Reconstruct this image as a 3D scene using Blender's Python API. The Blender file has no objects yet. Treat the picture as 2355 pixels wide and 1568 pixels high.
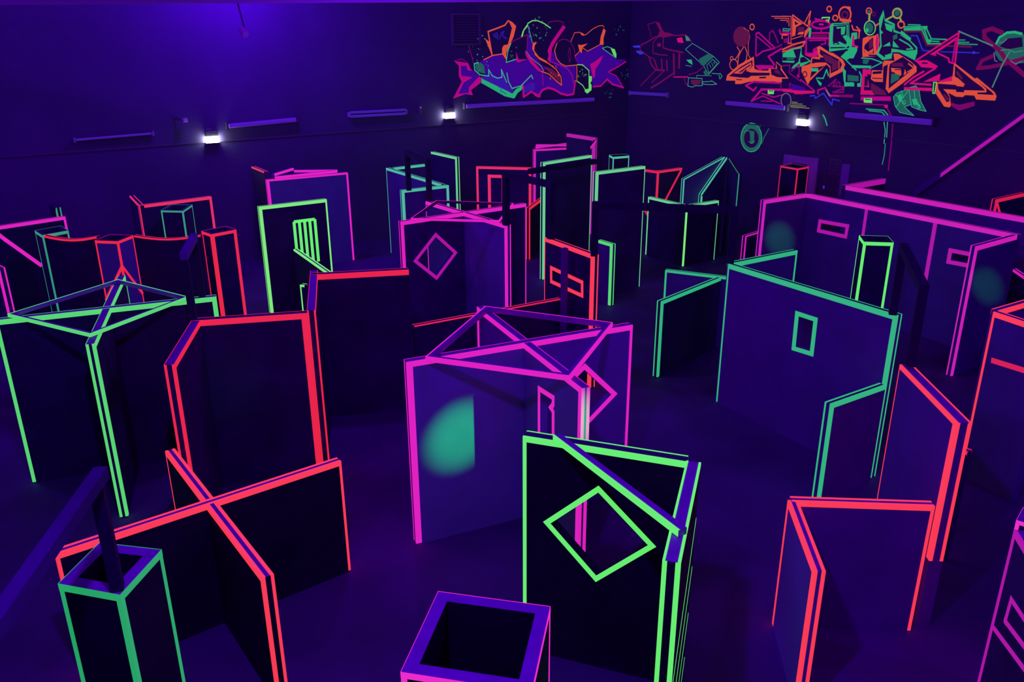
import bpy, bmesh, math, random
from mathutils import Vector
from mathutils.geometry import tessellate_polygon

random.seed(4)
scene = bpy.context.scene
C = scene.collection

# ------------------------------------------------------------------ camera
cam_d = bpy.data.cameras.new('camera')
cam_d.sensor_width = 36.0
cam_d.lens = 1897.8 / 2355 * 36.0
cam_d.clip_end = 200
cam = bpy.data.objects.new('camera', cam_d); C.objects.link(cam)
cam.location = (0, 0, 4.87)
PITCH, ROLL = 0.35700, -0.006676
fwd = Vector((0, math.cos(PITCH), -math.sin(PITCH)))
r0 = Vector((1, 0, 0)); u0 = r0.cross(fwd)
right = math.cos(ROLL) * r0 + math.sin(ROLL) * u0
up = -math.sin(ROLL) * r0 + math.cos(ROLL) * u0
from mathutils import Matrix
cam.matrix_world = Matrix.Translation(cam.location) @ Matrix((right, up, -fwd)).transposed().to_4x4()
scene.camera = cam

# ------------------------------------------------------------------ light
scene.view_settings.view_transform = 'Standard'
scene.view_settings.look = 'None'
scene.view_settings.gamma = 1.0
scene.view_settings.exposure = 0.0
scene.view_settings.use_curve_mapping = False
world = bpy.data.worlds.new('hall_ambient'); scene.world = world
world.use_nodes = True
bg = world.node_tree.nodes['Background']
bg.inputs[0].default_value = (0.105, 0.0, 0.62, 1)
bg.inputs[1].default_value = 0.215
VIOLET = (0.17, 0.0, 1.0)


def lamp(name, kind, loc, power, color, radius=0.1, target=None, angle=None, blend=0.5, size=None):
    d = bpy.data.lights.new(name, kind); d.energy = power; d.color = color
    if kind in ('POINT', 'SPOT'):
        d.shadow_soft_size = radius
    if kind == 'SPOT':
        d.spot_size = math.radians(angle); d.spot_blend = blend
    if kind == 'AREA':
        d.shape = 'RECTANGLE'; d.size, d.size_y = size
    o = bpy.data.objects.new(name, d); C.objects.link(o); o.location = loc
    if target is not None:
        o.rotation_euler = (Vector(target) - Vector(loc)).to_track_quat('-Z', 'Y').to_euler()
    return o


lamp('blacklight_key', 'POINT', (-0.7, 2.2, 6.4), 560, VIOLET, 0.10)
lamp('blacklight_side', 'POINT', (9.5, 2.6, 5.6), 260, (0.20, 0.0, 1.0), 0.15)
lamp('blacklight_side', 'POINT', (3.9, 5.3, 6.7), 90, (0.20, 0.0, 1.0), 0.10)
lamp('blacklight_back', 'POINT', (-1.6, 11.2, 6.6), 260, (0.19, 0.0, 1.0), 0.15)
lamp('blacklight_wall_wash', 'POINT', (-4.9, 17.3, 6.4), 420, (0.15, 0.0, 1.0), 0.3)
lamp('blacklight_wall_wash', 'POINT', (-12.5, 12.0, 6.2), 420, (0.17, 0.0, 1.0), 0.3)
GREEN = (0.0, 1.0, 0.14)
lamp('green_effect_spot', 'SPOT', (6.6, 1.0, 4.9), 6500, GREEN, 0.03, (-0.45, 7.30, 1.16), 4.6, 1.0)
lamp('green_effect_spot', 'SPOT', (3.2, 6.5, 4.8), 2000, GREEN, 0.03, (5.02, 15.1, 1.25), 4.4, 1.0)
lamp('green_effect_spot', 'SPOT', (3.2, 4.5, 4.8), 1900, GREEN, 0.03, (7.0, 11.65, 1.35), 3.9, 1.0)
lamp('green_effect_spot', 'SPOT', (1.0, 2.6, 4.8), 110, GREEN, 0.03, (-3.2, 8.45, 1.2), 8.0, 1.0)

# ------------------------------------------------------------------ materials
MATS = {}


def mat(name, col, rough=0.75, emit=None, strength=1.0, spec=0.25, noise=None, bump=0.0, nscale=3.0):
    if name in MATS:
        return MATS[name]
    m = bpy.data.materials.new(name); m.use_nodes = True
    nt = m.node_tree; b = nt.nodes['Principled BSDF']
    b.inputs['Base Color'].default_value = (*col, 1)
    b.inputs['Roughness'].default_value = rough
    b.inputs['Specular IOR Level'].default_value = spec
    tc = nt.nodes.new('ShaderNodeTexCoord')
    if noise:
        n = nt.nodes.new('ShaderNodeTexNoise'); n.inputs['Scale'].default_value = nscale
        n.inputs['Detail'].default_value = 6
        nt.links.new(tc.outputs['Object'], n.inputs['Vector'])
        r = nt.nodes.new('ShaderNodeValToRGB')
        r.color_ramp.elements[0].position = 0.32; r.color_ramp.elements[1].position = 0.68
        r.color_ramp.elements[0].color = (*[c * (1 - noise) for c in col], 1)
        r.color_ramp.elements[1].color = (*[c * (1 + noise) for c in col], 1)
        nt.links.new(n.outputs['Fac'], r.inputs['Fac'])
        nt.links.new(r.outputs['Color'], b.inputs['Base Color'])
        if bump:
            n2 = nt.nodes.new('ShaderNodeTexNoise'); n2.inputs['Scale'].default_value = 60
            nt.links.new(tc.outputs['Object'], n2.inputs['Vector'])
            bp_ = nt.nodes.new('ShaderNodeBump'); bp_.inputs['Strength'].default_value = bump
            bp_.inputs['Distance'].default_value = 0.004
            nt.links.new(n2.outputs['Fac'], bp_.inputs['Height'])
            nt.links.new(bp_.outputs['Normal'], b.inputs['Normal'])
    if emit:
        b.inputs['Emission Color'].default_value = (*emit, 1)
        b.inputs['Emission Strength'].default_value = strength
        if strength < 4:
            m.cycles.emission_sampling = 'NONE'
    MATS[name] = m
    return m


def srgb(r, g, b):
    f = lambda c: (c / 255) / 12.92 if c / 255 <= 0.04045 else ((c / 255 + 0.055) / 1.055) ** 2.4
    return (f(r), f(g), f(b))


# fluorescent tape glows under the black light: emission is its real light, haze mixed into the far tints
TAPE = {}
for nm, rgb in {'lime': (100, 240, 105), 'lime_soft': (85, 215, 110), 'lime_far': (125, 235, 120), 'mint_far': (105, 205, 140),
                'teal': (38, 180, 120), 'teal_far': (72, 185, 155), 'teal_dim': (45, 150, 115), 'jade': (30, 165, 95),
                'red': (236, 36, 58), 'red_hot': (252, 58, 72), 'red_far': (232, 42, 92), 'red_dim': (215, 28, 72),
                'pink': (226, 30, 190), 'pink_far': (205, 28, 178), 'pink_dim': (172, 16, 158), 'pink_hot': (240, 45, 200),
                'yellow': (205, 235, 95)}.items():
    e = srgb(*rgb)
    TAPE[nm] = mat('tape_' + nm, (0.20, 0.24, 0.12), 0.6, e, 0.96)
PAINT = {
    'black': mat('board_black', (0.055, 0.022, 0.115), 0.8, noise=0.25, nscale=2.0),
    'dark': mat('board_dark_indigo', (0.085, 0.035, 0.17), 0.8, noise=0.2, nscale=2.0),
    'indigo': mat('board_indigo', (0.17, 0.09, 0.34), 0.8, noise=0.12, nscale=2.0),
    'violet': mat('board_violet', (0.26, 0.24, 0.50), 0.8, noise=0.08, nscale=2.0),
    'jet': mat('board_unhazed_black', (0.022, 0.010, 0.040), 0.8, noise=0.25, nscale=2.0),  # near boards darkened to stand in for thinner haze up close
}
CORE = mat('board_core_edge', (0.34, 0.12, 0.48), 0.8, noise=0.12, nscale=8.0)
COREDK = mat('board_core_edge_dark', (0.06, 0.03, 0.12), 0.8, noise=0.15, nscale=8.0)
FRAME = mat('frame_black', (0.035, 0.015, 0.07), 0.7, noise=0.2, nscale=4.0)
FLOOR = mat('floor_concrete', (0.115, 0.04, 0.20), 0.72, noise=0.35, nscale=0.55, bump=0.15)
WALL = mat('wall_dark_paint', (0.135, 0.11, 0.225), 0.9, noise=0.12, nscale=0.6)

# ------------------------------------------------------------------ helpers


def tag(o, label=None, cat=None, group=None, kind=None):
    if label: o['label'] = label
    if cat: o['category'] = cat
    if group: o['group'] = group
    if kind: o['kind'] = kind
    return o


def thing(name, loc, label, cat, group=None):
    o = bpy.data.objects.new(name, None); C.objects.link(o)
    o.location = (loc[0], loc[1], loc[2] if len(loc) > 2 else 0.0)
    o.empty_display_size = 0.2
    return tag(o, label, cat, group)


class MB:
    """collects faces in world space and links them as one mesh object"""

    def __init__(self):
        self.v = []; self.f = []; self.m = []

    def face(self, pts, m=0):
        i = len(self.v); self.v += [tuple(p) for p in pts]
        self.f.append(list(range(i, i + len(pts)))); self.m.append(m)

    def prism(self, base, top, m=0, mtop=None, mbot=None):
        n = len(base); i = len(self.v)
        self.v += [tuple(p) for p in base] + [tuple(p) for p in top]
        self.f.append([i + k for k in range(n)][::-1]); self.m.append(m if mbot is None else mbot)
        self.f.append([i + n + k for k in range(n)]); self.m.append(m if mtop is None else mtop)
        for k in range(n):
            j = (k + 1) % n
            self.f.append([i + k, i + j, i + n + j, i + n + k]); self.m.append(m)

    def box(self, c, s, rz=0.0, m=0):
        ca, sa = math.cos(rz), math.sin(rz); q = []
        for dx, dy in ((-1, -1), (1, -1), (1, 1), (-1, 1)):
            x, y = dx * s[0] / 2, dy * s[1] / 2
            q.append((c[0] + x * ca - y * sa, c[1] + x * sa + y * ca))
        self.prism([(x, y, c[2] - s[2] / 2) for x, y in q], [(x, y, c[2] + s[2] / 2) for x, y in q], m)

    def tube(self, p, q, r, n=10, m=0):
        p, q = Vector(p), Vector(q); d = (q - p).normalized()
        a = d.orthogonal().normalized(); b = d.cross(a)
        ring = [a * math.cos(2 * math.pi * k / n) * r + b * math.sin(2 * math.pi * k / n) * r for k in range(n)]
        self.prism([p + o for o in ring], [q + o for o in ring], m)

    def build(self, name, mats, parent=None, bevel=0.0):
        me = bpy.data.meshes.new(name)
        L = parent.location if parent is not None else Vector((0, 0, 0))
        pp = parent
        while pp is not None and pp.parent is not None:
            pp = pp.parent; L = L + pp.location
        me.from_pydata([(x - L.x, y - L.y, z - L.z) for x, y, z in self.v], [], self.f)
        if not isinstance(mats, (list, tuple)): mats = [mats]
        for mm in mats: me.materials.append(mm)
        for p, k in zip(me.polygons, self.m): p.material_index = k
        bm = bmesh.new(); bm.from_mesh(me)
        bmesh.ops.remove_doubles(bm, verts=bm.verts, dist=1e-5)
        bmesh.ops.recalc_face_normals(bm, faces=bm.faces)
        bm.to_mesh(me); bm.free()
        o = bpy.data.objects.new(name, me); C.objects.link(o)
        if parent is not None: o.parent = parent
        if bevel:
            b = o.modifiers.new('bevel', 'BEVEL'); b.width = bevel; b.segments = 2; b.limit_method = 'ANGLE'
        return o


def offset(poly, d):
    """mitred offset of a closed polygon, outward for positive d"""
    area = sum(poly[i][0] * poly[(i + 1) % len(poly)][1] - poly[(i + 1) % len(poly)][0] * poly[i][1] for i in range(len(poly)))
    s = 1 if area > 0 else -1
    out = []; n = len(poly)
    for i in range(n):
        p0, p1, p2 = Vector(poly[i - 1]), Vector(poly[i]), Vector(poly[(i + 1) % n])
        a = (p1 - p0).normalized(); b = (p2 - p1).normalized()
        na = Vector((a.y, -a.x)) * s; nb = Vector((b.y, -b.x)) * s
        k = (na + nb); k = k / max(k.length_squared / 2, 0.15)
        out.append(tuple(p1 + k * d))
    return out


class Frame:
    """local frame of a board: u along A->B, v up, d to the left (away from the viewer)"""

    def __init__(self, A, B):
        self.A = Vector(A); D = Vector(B) - self.A; self.len = D.length
        self.U = D / self.len; self.N = Vector((-self.U.y, self.U.x))

    def __call__(self, u, v, d):
        p = self.A + self.U * u + self.N * d
        return (p.x, p.y, v)


def strip(mb, F, quad, d0, d1):
    mb.prism([F(u, v, d0) for u, v in quad], [F(u, v, d1) for u, v in quad])


def tape_line(mb, F, pts, w, side, t, closed=False):
    """flat tape band along a polyline lying in the board face; side 0 front, 1 back"""
    d0, d1 = (-0.0022, -0.0002) if side == 0 else (t + 0.0002, t + 0.0022)
    n = len(pts); rng = range(n if closed else n - 1)
    for i in rng:
        a, b = Vector(pts[i]), Vector(pts[(i + 1) % n]); d = (b - a).normalized(); q = Vector((-d.y, d.x)) * w / 2
        e = d * (w / 2 if closed or n > 2 else 0)
        strip(mb, F, [tuple(a - q - e), tuple(b - q + e), tuple(b + q + e), tuple(a + q - e)], d0, d1)


def board(root, A, B, h=2.0, hB=None, t=0.08, holecol=None, endlow=0.012, col='red', paint='black', ends='AB', faces='FB', tw=0.05, wrap=0.014,
          holes=(), decor=(), core=None, zmin=0.0, top=True, endwrap=0.018, vtw=None, name='panel', hole_tape=True, label=None, sag=0.0, nosub=False):
    F = Frame(A, B); L = F.len; hB = h if hB is None else hB
    vtw = tw if vtw is None else vtw
    vtw = vtw if isinstance(vtw, tuple) else (vtw, vtw)
    core = CORE if core is None else core
    tops = [(L * k / 8, h + (hB - h) * k / 8 - sag * math.sin(math.pi * k / 8)) for k in range(9)] if sag else [(0, h), (L, hB)]
    outer = [(0, zmin), (L, zmin)] + tops[::-1]
    mb = MB()
    loops = [outer] + [list(hh) for hh in holes]
    allp = [p for l in loops for p in l]
    if holes:
        tris = tessellate_polygon([[Vector((x, y, 0)) for x, y in l] for l in loops])
        for tr in tris:
            mb.face([F(*allp[k], 0) for k in tr]); mb.face([F(*allp[k], t) for k in tr])
    else:
        mb.face([F(u, v, 0) for u, v in outer]); mb.face([F(u, v, t) for u, v in outer][::-1])
    for li, l in enumerate(loops):
        for i in range(len(l)):
            a, b = l[i], l[(i + 1) % len(l)]
            istop = li == 0 and a[1] > zmin + 0.1 and b[1] > zmin + 0.1
            mb.face([F(*a, 0), F(*b, 0), F(*b, t), F(*a, t)], 1 if istop else 0)
    o = mb.build(name, [PAINT[paint], core], root)
    if label: o['label'] = label
    tb = MB()
    sides = [k for k, c in ((0, 'F'), (1, 'B')) if c in faces]
    for s in sides:
        d0, d1 = (-0.0022, -0.0002) if s == 0 else (t + 0.0002, t + 0.0022)
        if top:
            for (u0, v0), (u1, v1) in zip(tops[:-1], tops[1:]):
                strip(tb, F, [(u0, v0 - tw), (u1, v1 - tw), (u1, v1 + 0.002), (u0, v0 + 0.002)], d0, d1)
                w0, w1 = (0, wrap) if s == 0 else (t - wrap, t)
                tb.prism([F(u0, v0 + 0.0002, w0), F(u1, v1 + 0.0002, w0), F(u1, v1 + 0.0002, w1), F(u0, v0 + 0.0002, w1)],
                         [F(u0, v0 + 0.0022, w0), F(u1, v1 + 0.0022, w0), F(u1, v1 + 0.0022, w1), F(u0, v0 + 0.0022, w1)])
        for e, uu, hh in (('A', 0, h), ('B', L, hB)):
            if e in ends:
                x0, x1 = (uu, uu + vtw[0]) if e == 'A' else (uu - vtw[1], uu)
                zl = zmin + (endlow if e == 'B' else 0.012)
                strip(tb, F, [(x0, zl), (x1, zl), (x1, hh - tw), (x0, hh - tw)], d0, d1)
                ex = -0.0022 if e == 'A' else L + 0.0002
                w0, w1 = (-0.0022, endwrap) if s == 0 else (t - endwrap, t + 0.0022)
                tb.prism([F(ex, zl, w0), F(ex + 0.002, zl, w0), F(ex + 0.002, zl, w1), F(ex, zl, w1)],
                         [F(ex, hh, w0), F(ex + 0.002, hh, w0), F(ex + 0.002, hh, w1), F(ex, hh, w1)])
        for hh in (holes if hole_tape and s == 0 and not holecol else ()):
            oo = offset(list(hh), tw * 0.95)
            for i in range(len(hh)):
                j = (i + 1) % len(hh)
                strip(tb, F, [hh[i], hh[j], oo[j], oo[i]], d0, d1)
    if tb.f:
        tb.build('tape_edging', TAPE[col], o)
    if holes and holecol:
        for hh in holes:
            hb = MB()
            oo = offset(list(hh), tw * 0.95)
            for i in range(len(hh)):
                j = (i + 1) % len(hh)
                strip(hb, F, [hh[i], hh[j], oo[j], oo[i]], -0.0022, -0.0002)
            hb.build('tape_pattern', TAPE[holecol], o)
    if decor:
        db = MB()
        for dd in decor:
            tape_line(db, F, dd['pts'], dd.get('w', 0.05), dd.get('side', 0), t, dd.get('closed', False))
        if db.f: db.build('tape_pattern', TAPE[decor[0].get('col', col)], o)
    return o


def ipt(A0, A1, B0, B1):
    a, b = Vector(A0), Vector(B0); d, e = Vector(A1) - a, Vector(B1) - b
    k = ((b.x - a.x) * e.y - (b.y - a.y) * e.x) / (d.x * e.y - d.y * e.x)
    return a + d * k


def cross(root, A0, A1, B0, B1, h, t=0.08, kwB1=None, kwA=None, kwB=None, **kw):
    """A runs through, B (far end to near end) is cut where it meets A"""
    X = ipt(A0, A1, B0, B1); n = (Vector(A1) - Vector(A0)).normalized(); N = Vector((-n.y, n.x))
    board(root, A0, A1, h, t=t, ends='AB', **{**kw, **(kwA or {})})
    back = X + N * t
    board(root, B0, tuple(back), h, t=t, ends='A', **{**kw, **(kwB1 or {})})
    board(root, tuple(X), B1, h, t=t, ends='B', **{**kw, **(kwB or {})})


def brace_ring(root, pts, z, w=0.07, hh=0.055, col='pink', core=None):
    """four mitred bars lying on top of the crossing boards"""
    inn = offset(pts, -w); n = len(pts)
    area = sum(pts[i][0] * pts[(i + 1) % n][1] - pts[(i + 1) % n][0] * pts[i][1] for i in range(n))
    out = offset(pts, 0.002); inn2 = offset(pts, -0.012)
    for i in range(n):
        j = (i + 1) % n; q = [pts[i], pts[j], inn[j], inn[i]]
        mb = MB(); mb.prism([(x, y, z + 0.003) for x, y in q], [(x, y, z + hh) for x, y in q])
        o = mb.build('brace_bar', core or CORE, root)
        tb = MB(); q = [pts[i], pts[j], out[j], out[i]]
        tb.prism([(x, y, z + 0.005) for x, y in q], [(x, y, z + hh + 0.002) for x, y in q])
        q = [pts[i], pts[j], inn2[j], inn2[i]]
        tb.prism([(x, y, z + hh) for x, y in q], [(x, y, z + hh + 0.002) for x, y in q])
        tb.build('tape_edging', TAPE[col], o)


def bar(root, p, q, z, w=0.07, hh=0.055, col='pink', name='brace_bar', tape=True, core=None):
    F = Frame(p, q); L = F.len
    mb = MB(); mb.prism([F(0, z + .003, 0), F(L, z + .003, 0), F(L, z + .003, w), F(0, z + .003, w)], [F(0, z + hh, 0), F(L, z + hh, 0), F(L, z + hh, w), F(0, z + hh, w)])
    o = mb.build(name, core or CORE, root)
    if tape:
        tb = MB(); strip(tb, F, [(0, z + .005), (L, z + .005), (L, z + hh + .002), (0, z + hh + .002)], -0.002, 0)
        tb.prism([F(0, z + hh, 0), F(L, z + hh, 0), F(L, z + hh, .012), F(0, z + hh, .012)], [F(0, z + hh + .002, 0), F(L, z + hh + .002, 0), F(L, z + hh + .002, .012), F(0, z + hh + .002, .012)])
        tb.build('tape_edging', TAPE[col], o)
    return o


def square(P0, P1):
    """front edge P0->P1 seen from the camera; the square behind it"""
    a, b = Vector(P0), Vector(P1); d = b - a; n = Vector((-d.y, d.x))
    return [tuple(a), tuple(b), tuple(b + n), tuple(a + n)]


def column(label, corners, h=2.0, col='red', paint='black', t=0.07, tw=0.045, vtw=0.024, rim=None, group=None, decor=None, inside='black'):
    cx = sum(p[0] for p in corners) / 4; cy = sum(p[1] for p in corners) / 4
    root = thing('maze_pedestal', (cx, cy, 0), label, 'column', group)
    inn = offset(corners, -t)
    mb = MB()
    for i in range(4):
        j = (i + 1) % 4; a, b, c, d = corners[i], corners[j], inn[j], inn[i]
        mb.face([(*a, 0), (*b, 0), (*b, h), (*a, h)], 0)
        mb.face([(*d, 0), (*c, 0), (*c, h), (*d, h)], 2)
        mb.face([(*a, h), (*b, h), (*c, h), (*d, h)], 1)
        mb.face([(*a, 0), (*b, 0), (*c, 0), (*d, 0)], 0)
    mb.build('column_shell', [PAINT[paint], rim or CORE, PAINT[inside]], root)
    tb = MB()
    for i in range(4):
        F = Frame(corners[i], corners[(i + 1) % 4])
        strip(tb, F, [(-.002, h - tw), (F.len + .002, h - tw), (F.len + .002, h + .002), (-.002, h + .002)], -0.0022, -0.0002)
        for x in (0, F.len - vtw):
            strip(tb, F, [(x, .012), (x + vtw, .012), (x + vtw, h - tw), (x, h - tw)], -0.0022, -0.0002)
    tb.build('tape_edging', TAPE[col], root)
    if decor:
        db = MB()
        for side, pts in decor:
            F = Frame(corners[side], corners[(side + 1) % 4]); tape_line(db, F, pts, 0.045, 0, 0)
        db.build('tape_pattern', TAPE[col], root)
    return root


def maze(label, loc, group=None):
    return thing('maze_barrier', loc, label, 'maze wall', group)


# ------------------------------------------------------------------ room shell
CORNER = (3.419, 24.909)
aL, aR = math.radians(34), math.radians(-56)
UL = Vector((math.cos(aL), math.sin(aL))); UR = Vector((math.cos(aR), math.sin(aR)))
NL = Vector((-UL.y, UL.x)); NR = Vector((-UR.y, UR.x))


def wpt(s, u, z, d=0.0):
    """point on the left or right wall, u metres along it from the corner, d metres out into the hall"""
    c = Vector(CORNER); U, N = (UL, NL) if s == 'L' else (UR, NR)
    p = c + U * u - N * d
    return (p.x, p.y, z)


def wall_slab(name, s, u0, u1, z0, z1, d0, d1, m, kind='structure', parent=None):
    mb = MB()
    mb.prism([wpt(s, u0, z0, d0), wpt(s, u1, z0, d0), wpt(s, u1, z0, d1), wpt(s, u0, z0, d1)],
             [wpt(s, u0, z1, d0), wpt(s, u1, z1, d0), wpt(s, u1, z1, d1), wpt(s, u0, z1, d1)])
    o = mb.build(name, m, parent)
    if kind: o['kind'] = kind
    return o


mb = MB(); mb.box((0, 12, -0.1), (44, 44, 0.2)); fl = mb.build('floor', FLOOR); fl['kind'] = 'structure'
wall_slab('wall_left', 'L', -24, 0.25, 0, 7.5, 0, -0.25, WALL)
wall_slab('wall_right', 'R', 0, 20, 0, 7.5, 0, -0.25, WALL)
wall_slab('trim_1', 'L', -24, 0, 2.70, 2.725, 0.001, 0.02, mat('trim_paint', (0.2, 0.18, 0.22), 0.5))
wall_slab('trim_2', 'R', 0.02, 20, 2.70, 2.725, 0.001, 0.02, mat('trim_paint', (0.2, 0.18, 0.22), 0.5))
# beam crossing under the roof, high above the maze
mb = MB(); mb.box((1.0, 13.5, 5.36), (30, 0.14, 0.09), 0.0); bmo = mb.build('trim_3', mat('beam_paint', (0.5, 0.45, 0.55), 0.6)); bmo['kind'] = 'structure'

# door in the right wall
DOOR = mat('door_violet', (0.80, 0.40, 0.92), 0.7, noise=0.1, nscale=2)
WD = [(5.716, 2.042), (6.682, 2.010), (6.993, 2.125), (7.268, 2.117)]
d0, d1 = WD[0][0], WD[1][0]
root = bpy.data.objects.new('door_1', None); C.objects.link(root); root['kind'] = 'structure'
wall_slab('door_leaf', 'R', d0 + 0.06, d1 - 0.06, 0.01, 2.04, 0.002, 0.03, DOOR, None, root)
wall_slab('door_frame', 'R', d0, d0 + 0.06, 0.0, 2.1, 0.002, 0.05, DOOR, None, root)
wall_slab('door_frame', 'R', d1 - 0.06, d1, 0.0, 2.1, 0.002, 0.05, DOOR, None, root)
wall_slab('door_frame', 'R', d0 + 0.06, d1 - 0.06, 2.04, 2.1, 0.002, 0.05, DOOR, None, root)
wall_slab('door_lintel', 'R', d0 + 0.25, d1 - 0.3, 1.86, 1.93, 0.031, 0.034, mat('sign_dark', (0.08, 0.07, 0.1), 0.6), None, root)
mb = MB(); p = wpt('R', d1 - 0.16, 1.02, 0.06); q = wpt('R', d1 - 0.26, 1.02, 0.06); mb.tube(p, q, 0.012)
mb.tube(wpt('R', d1 - 0.16, 1.02, 0.03), p, 0.014); mb.build('door_handle', mat('steel', (0.5, 0.5, 0.55), 0.35), root)

# ------------------------------------------------------------------ fixtures on the walls
TUBE = mat('blacklight_tube', (0.3, 0.3, 0.35), 0.4, srgb(44, 18, 132), 1.0)
TUBE2 = mat('blacklight_tube_bright', (0.3, 0.3, 0.35), 0.4, srgb(56, 10, 142), 1.0)
HOUS = mat('fixture_housing', (0.12, 0.11, 0.14), 0.5)
CAPM = mat('fixture_cap', (0.7, 0.7, 0.75), 0.5)


def tube_light(s, p, q, r, label, m=TUBE, twin=False):
    (u0, z0), (u1, z1) = p, q
    if u1 < u0: (u0, z0), (u1, z1) = (u1, z1), (u0, z0)
    c = wpt(s, (u0 + u1) / 2, (z0 + z1) / 2)
    root = thing('tube_light', c, label, 'tube light', 'black light tubes on the hall walls')
    mb = MB(); k = 0.05
    mb.prism([wpt(s, u0, z0 - k, .009), wpt(s, u1, z1 - k, .009), wpt(s, u1, z1 - k, .05), wpt(s, u0, z0 - k, .05)],
             [wpt(s, u0, z0 + k, .009), wpt(s, u1, z1 + k, .009), wpt(s, u1, z1 + k, .05), wpt(s, u0, z0 + k, .05)])
    mb.build('housing', HOUS, root)
    for dz in ((-0.045, 0.045) if twin else (0,)):
        mb = MB(); mb.tube(wpt(s, u0 + .03, z0 + dz, .05 + r), wpt(s, u1 - .03, z1 + dz, .05 + r), r, 14); mb.build('tube', m, root)
    for u, z in ((u0, z0), (u1, z1)):
        mb = MB(); mb.box(wpt(s, u, z, .06), (.035, .09, 2 * r + .05), aL if s == 'L' else aR); mb.build('end_cap', CAPM if m is TUBE else HOUS, root)


T = [(-14.577, 2.945), (-13.103, 2.972), (-11.575, 3.026), (-10.015, 3.072), (-8.732, 3.106), (-7.239, 3.096), (-5.579, 3.136), (-1.343, 3.113)]
tube_light('L', T[0], T[1], 0.022, 'thin violet tube light on the left wall, left of the leftmost white lamp')
tube_light('L', T[2], T[3], 0.05, 'thick violet tube light just right of the leftmost white lamp', TUBE2)
tube_light('L', T[4], T[5], 0.03, 'twin violet tube light midway between the two left white lamps', TUBE, True)
tube_light('L', T[6], T[7], 0.05, 'violet tube light under the cartoon lettering mural', TUBE2)
T = [(0.129, 3.240), (1.683, 3.261), (3.808, 3.181), (5.678, 3.173), (7.267, 3.135), (9.298, 3.125)]
tube_light('R', T[0], T[1], 0.045, 'short violet tube light below the painted rocket, near the room corner', TUBE)
tube_light('R', T[2], T[3], 0.055, 'violet tube light under the left end of the angular lettering mural', TUBE2)
tube_light('R', T[4], T[5], 0.06, 'violet tube light on the right wall below the green winged craft', TUBE2)

LAMP = mat('emergency_lamp_glow', (0.9, 0.9, 0.9), 0.5, (0.88, 0.93, 1.0), 34.0)
for s, (u, z), lab in (('L', [(-11.915, 2.764)][0], 'bright white emergency lamp, leftmost of the three on the walls'),
                       ('L', [(-6.008, 2.934)][0], 'bright white emergency lamp below left of the cartoon lettering mural'),
                       ('R', [(6.125, 2.878)][0], 'bright white emergency lamp above the violet door')):
    root = thing('emergency_lamp', wpt(s, u, z), lab, 'lamp', 'white emergency lamps on the walls')
    rz = aL if s == 'L' else aR
    mb = MB(); mb.box(wpt(s, u, z + .13, .04), (.26, .075, .13), rz); mb.build('housing', HOUS, root, 0.006)
    mb = MB(); mb.box(wpt(s, u, z, .05), (.27, .09, .125), rz); mb.build('diffuser', LAMP, root, 0.012)
    mb = MB(); mb.box(wpt(s, u, z - .075, .058), (.30, .11, .012), rz); mb.build('lower_rim', HOUS, root)
    mb = MB(); mb.box(wpt(s, u - .05, z + .215, .02), (.12, .03, .02), rz); mb.build('wall_bracket', mat('steel', (0.5, 0.5, 0.55), 0.35), root)

# louvred vent, sensors, hanging effect light
V = [(-5.868, 5.337), (-5.036, 4.589)]
u0, z1 = V[0]; u1, z0 = V[1]
root = thing('air_vent', wpt('L', (u0 + u1) / 2, (z0 + z1) / 2), 'dim louvred air vent high on the wall left of the cartoon lettering', 'vent')
VM = mat('vent_metal', (0.24, 0.22, 0.28), 0.5)
mb = MB()
for a, b, c, d in ((u0, u1, z0, z0 + .05), (u0, u1, z1 - .05, z1), (u0, u0 + .05, z0 + .05, z1 - .05), (u1 - .05, u1, z0 + .05, z1 - .05)):
    mb.prism([wpt('L', a, c, .001), wpt('L', b, c, .001), wpt('L', b, c, .05), wpt('L', a, c, .05)], [wpt('L', a, d, .001), wpt('L', b, d, .001), wpt('L', b, d, .05), wpt('L', a, d, .05)])
mb.build('vent_frame', VM, root)
mb = MB(); n = 11
for k in range(n):
    z = z0 + .06 + (z1 - z0 - .13) * k / (n - 1)
    mb.prism([wpt('L', u0 + .05, z, .005), wpt('L', u1 - .05, z, .005), wpt('L', u1 - .05, z - .02, .04), wpt('L', u0 + .05, z - .02, .04)],
             [wpt('L', u0 + .05, z + .012, .005), wpt('L', u1 - .05, z + .012, .005), wpt('L', u1 - .05, z - .008, .04), wpt('L', u0 + .05, z - .008, .04)])
mb.build('louvre_slats', VM, root)

u, z = [(-12.528, 3.228)][0]
root = thing('motion_sensor', wpt('L', u, z), 'small pale sensor on a bracket above left of the leftmost lamp', 'sensor')
mb = MB(); mb.tube(wpt('L', u - .1, z + .02, .001), wpt('L', u, z, .12), .02); mb.build('bracket_arm', HOUS, root)
mb = MB(); mb.box(wpt('L', u + .06, z - .02, .16), (.12, .09, .09), aL + .4); mb.build('sensor_head', mat('sensor_plastic', (0.55, 0.5, 0.6), 0.5), root, 0.015)
u, z = [(-6.830, 3.116)][0]
root = thing('control_box', wpt('L', u, z), 'small control box with a tiny red light left of the second lamp', 'control box')
mb = MB(); mb.box(wpt('L', u, z, .03), (.07, .05, .22), aL); mb.build('box_body', mat('vent_metal', (0.24, 0.22, 0.28), 0.5), root, 0.006)
mb = MB(); mb.box(wpt('L', u, z + .05, .058), (.02, .008, .02), aL); mb.build('indicator_light', mat('indicator', (.2, .1, .05), .5, srgb(235, 90, 50), 1.5), root)

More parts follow.
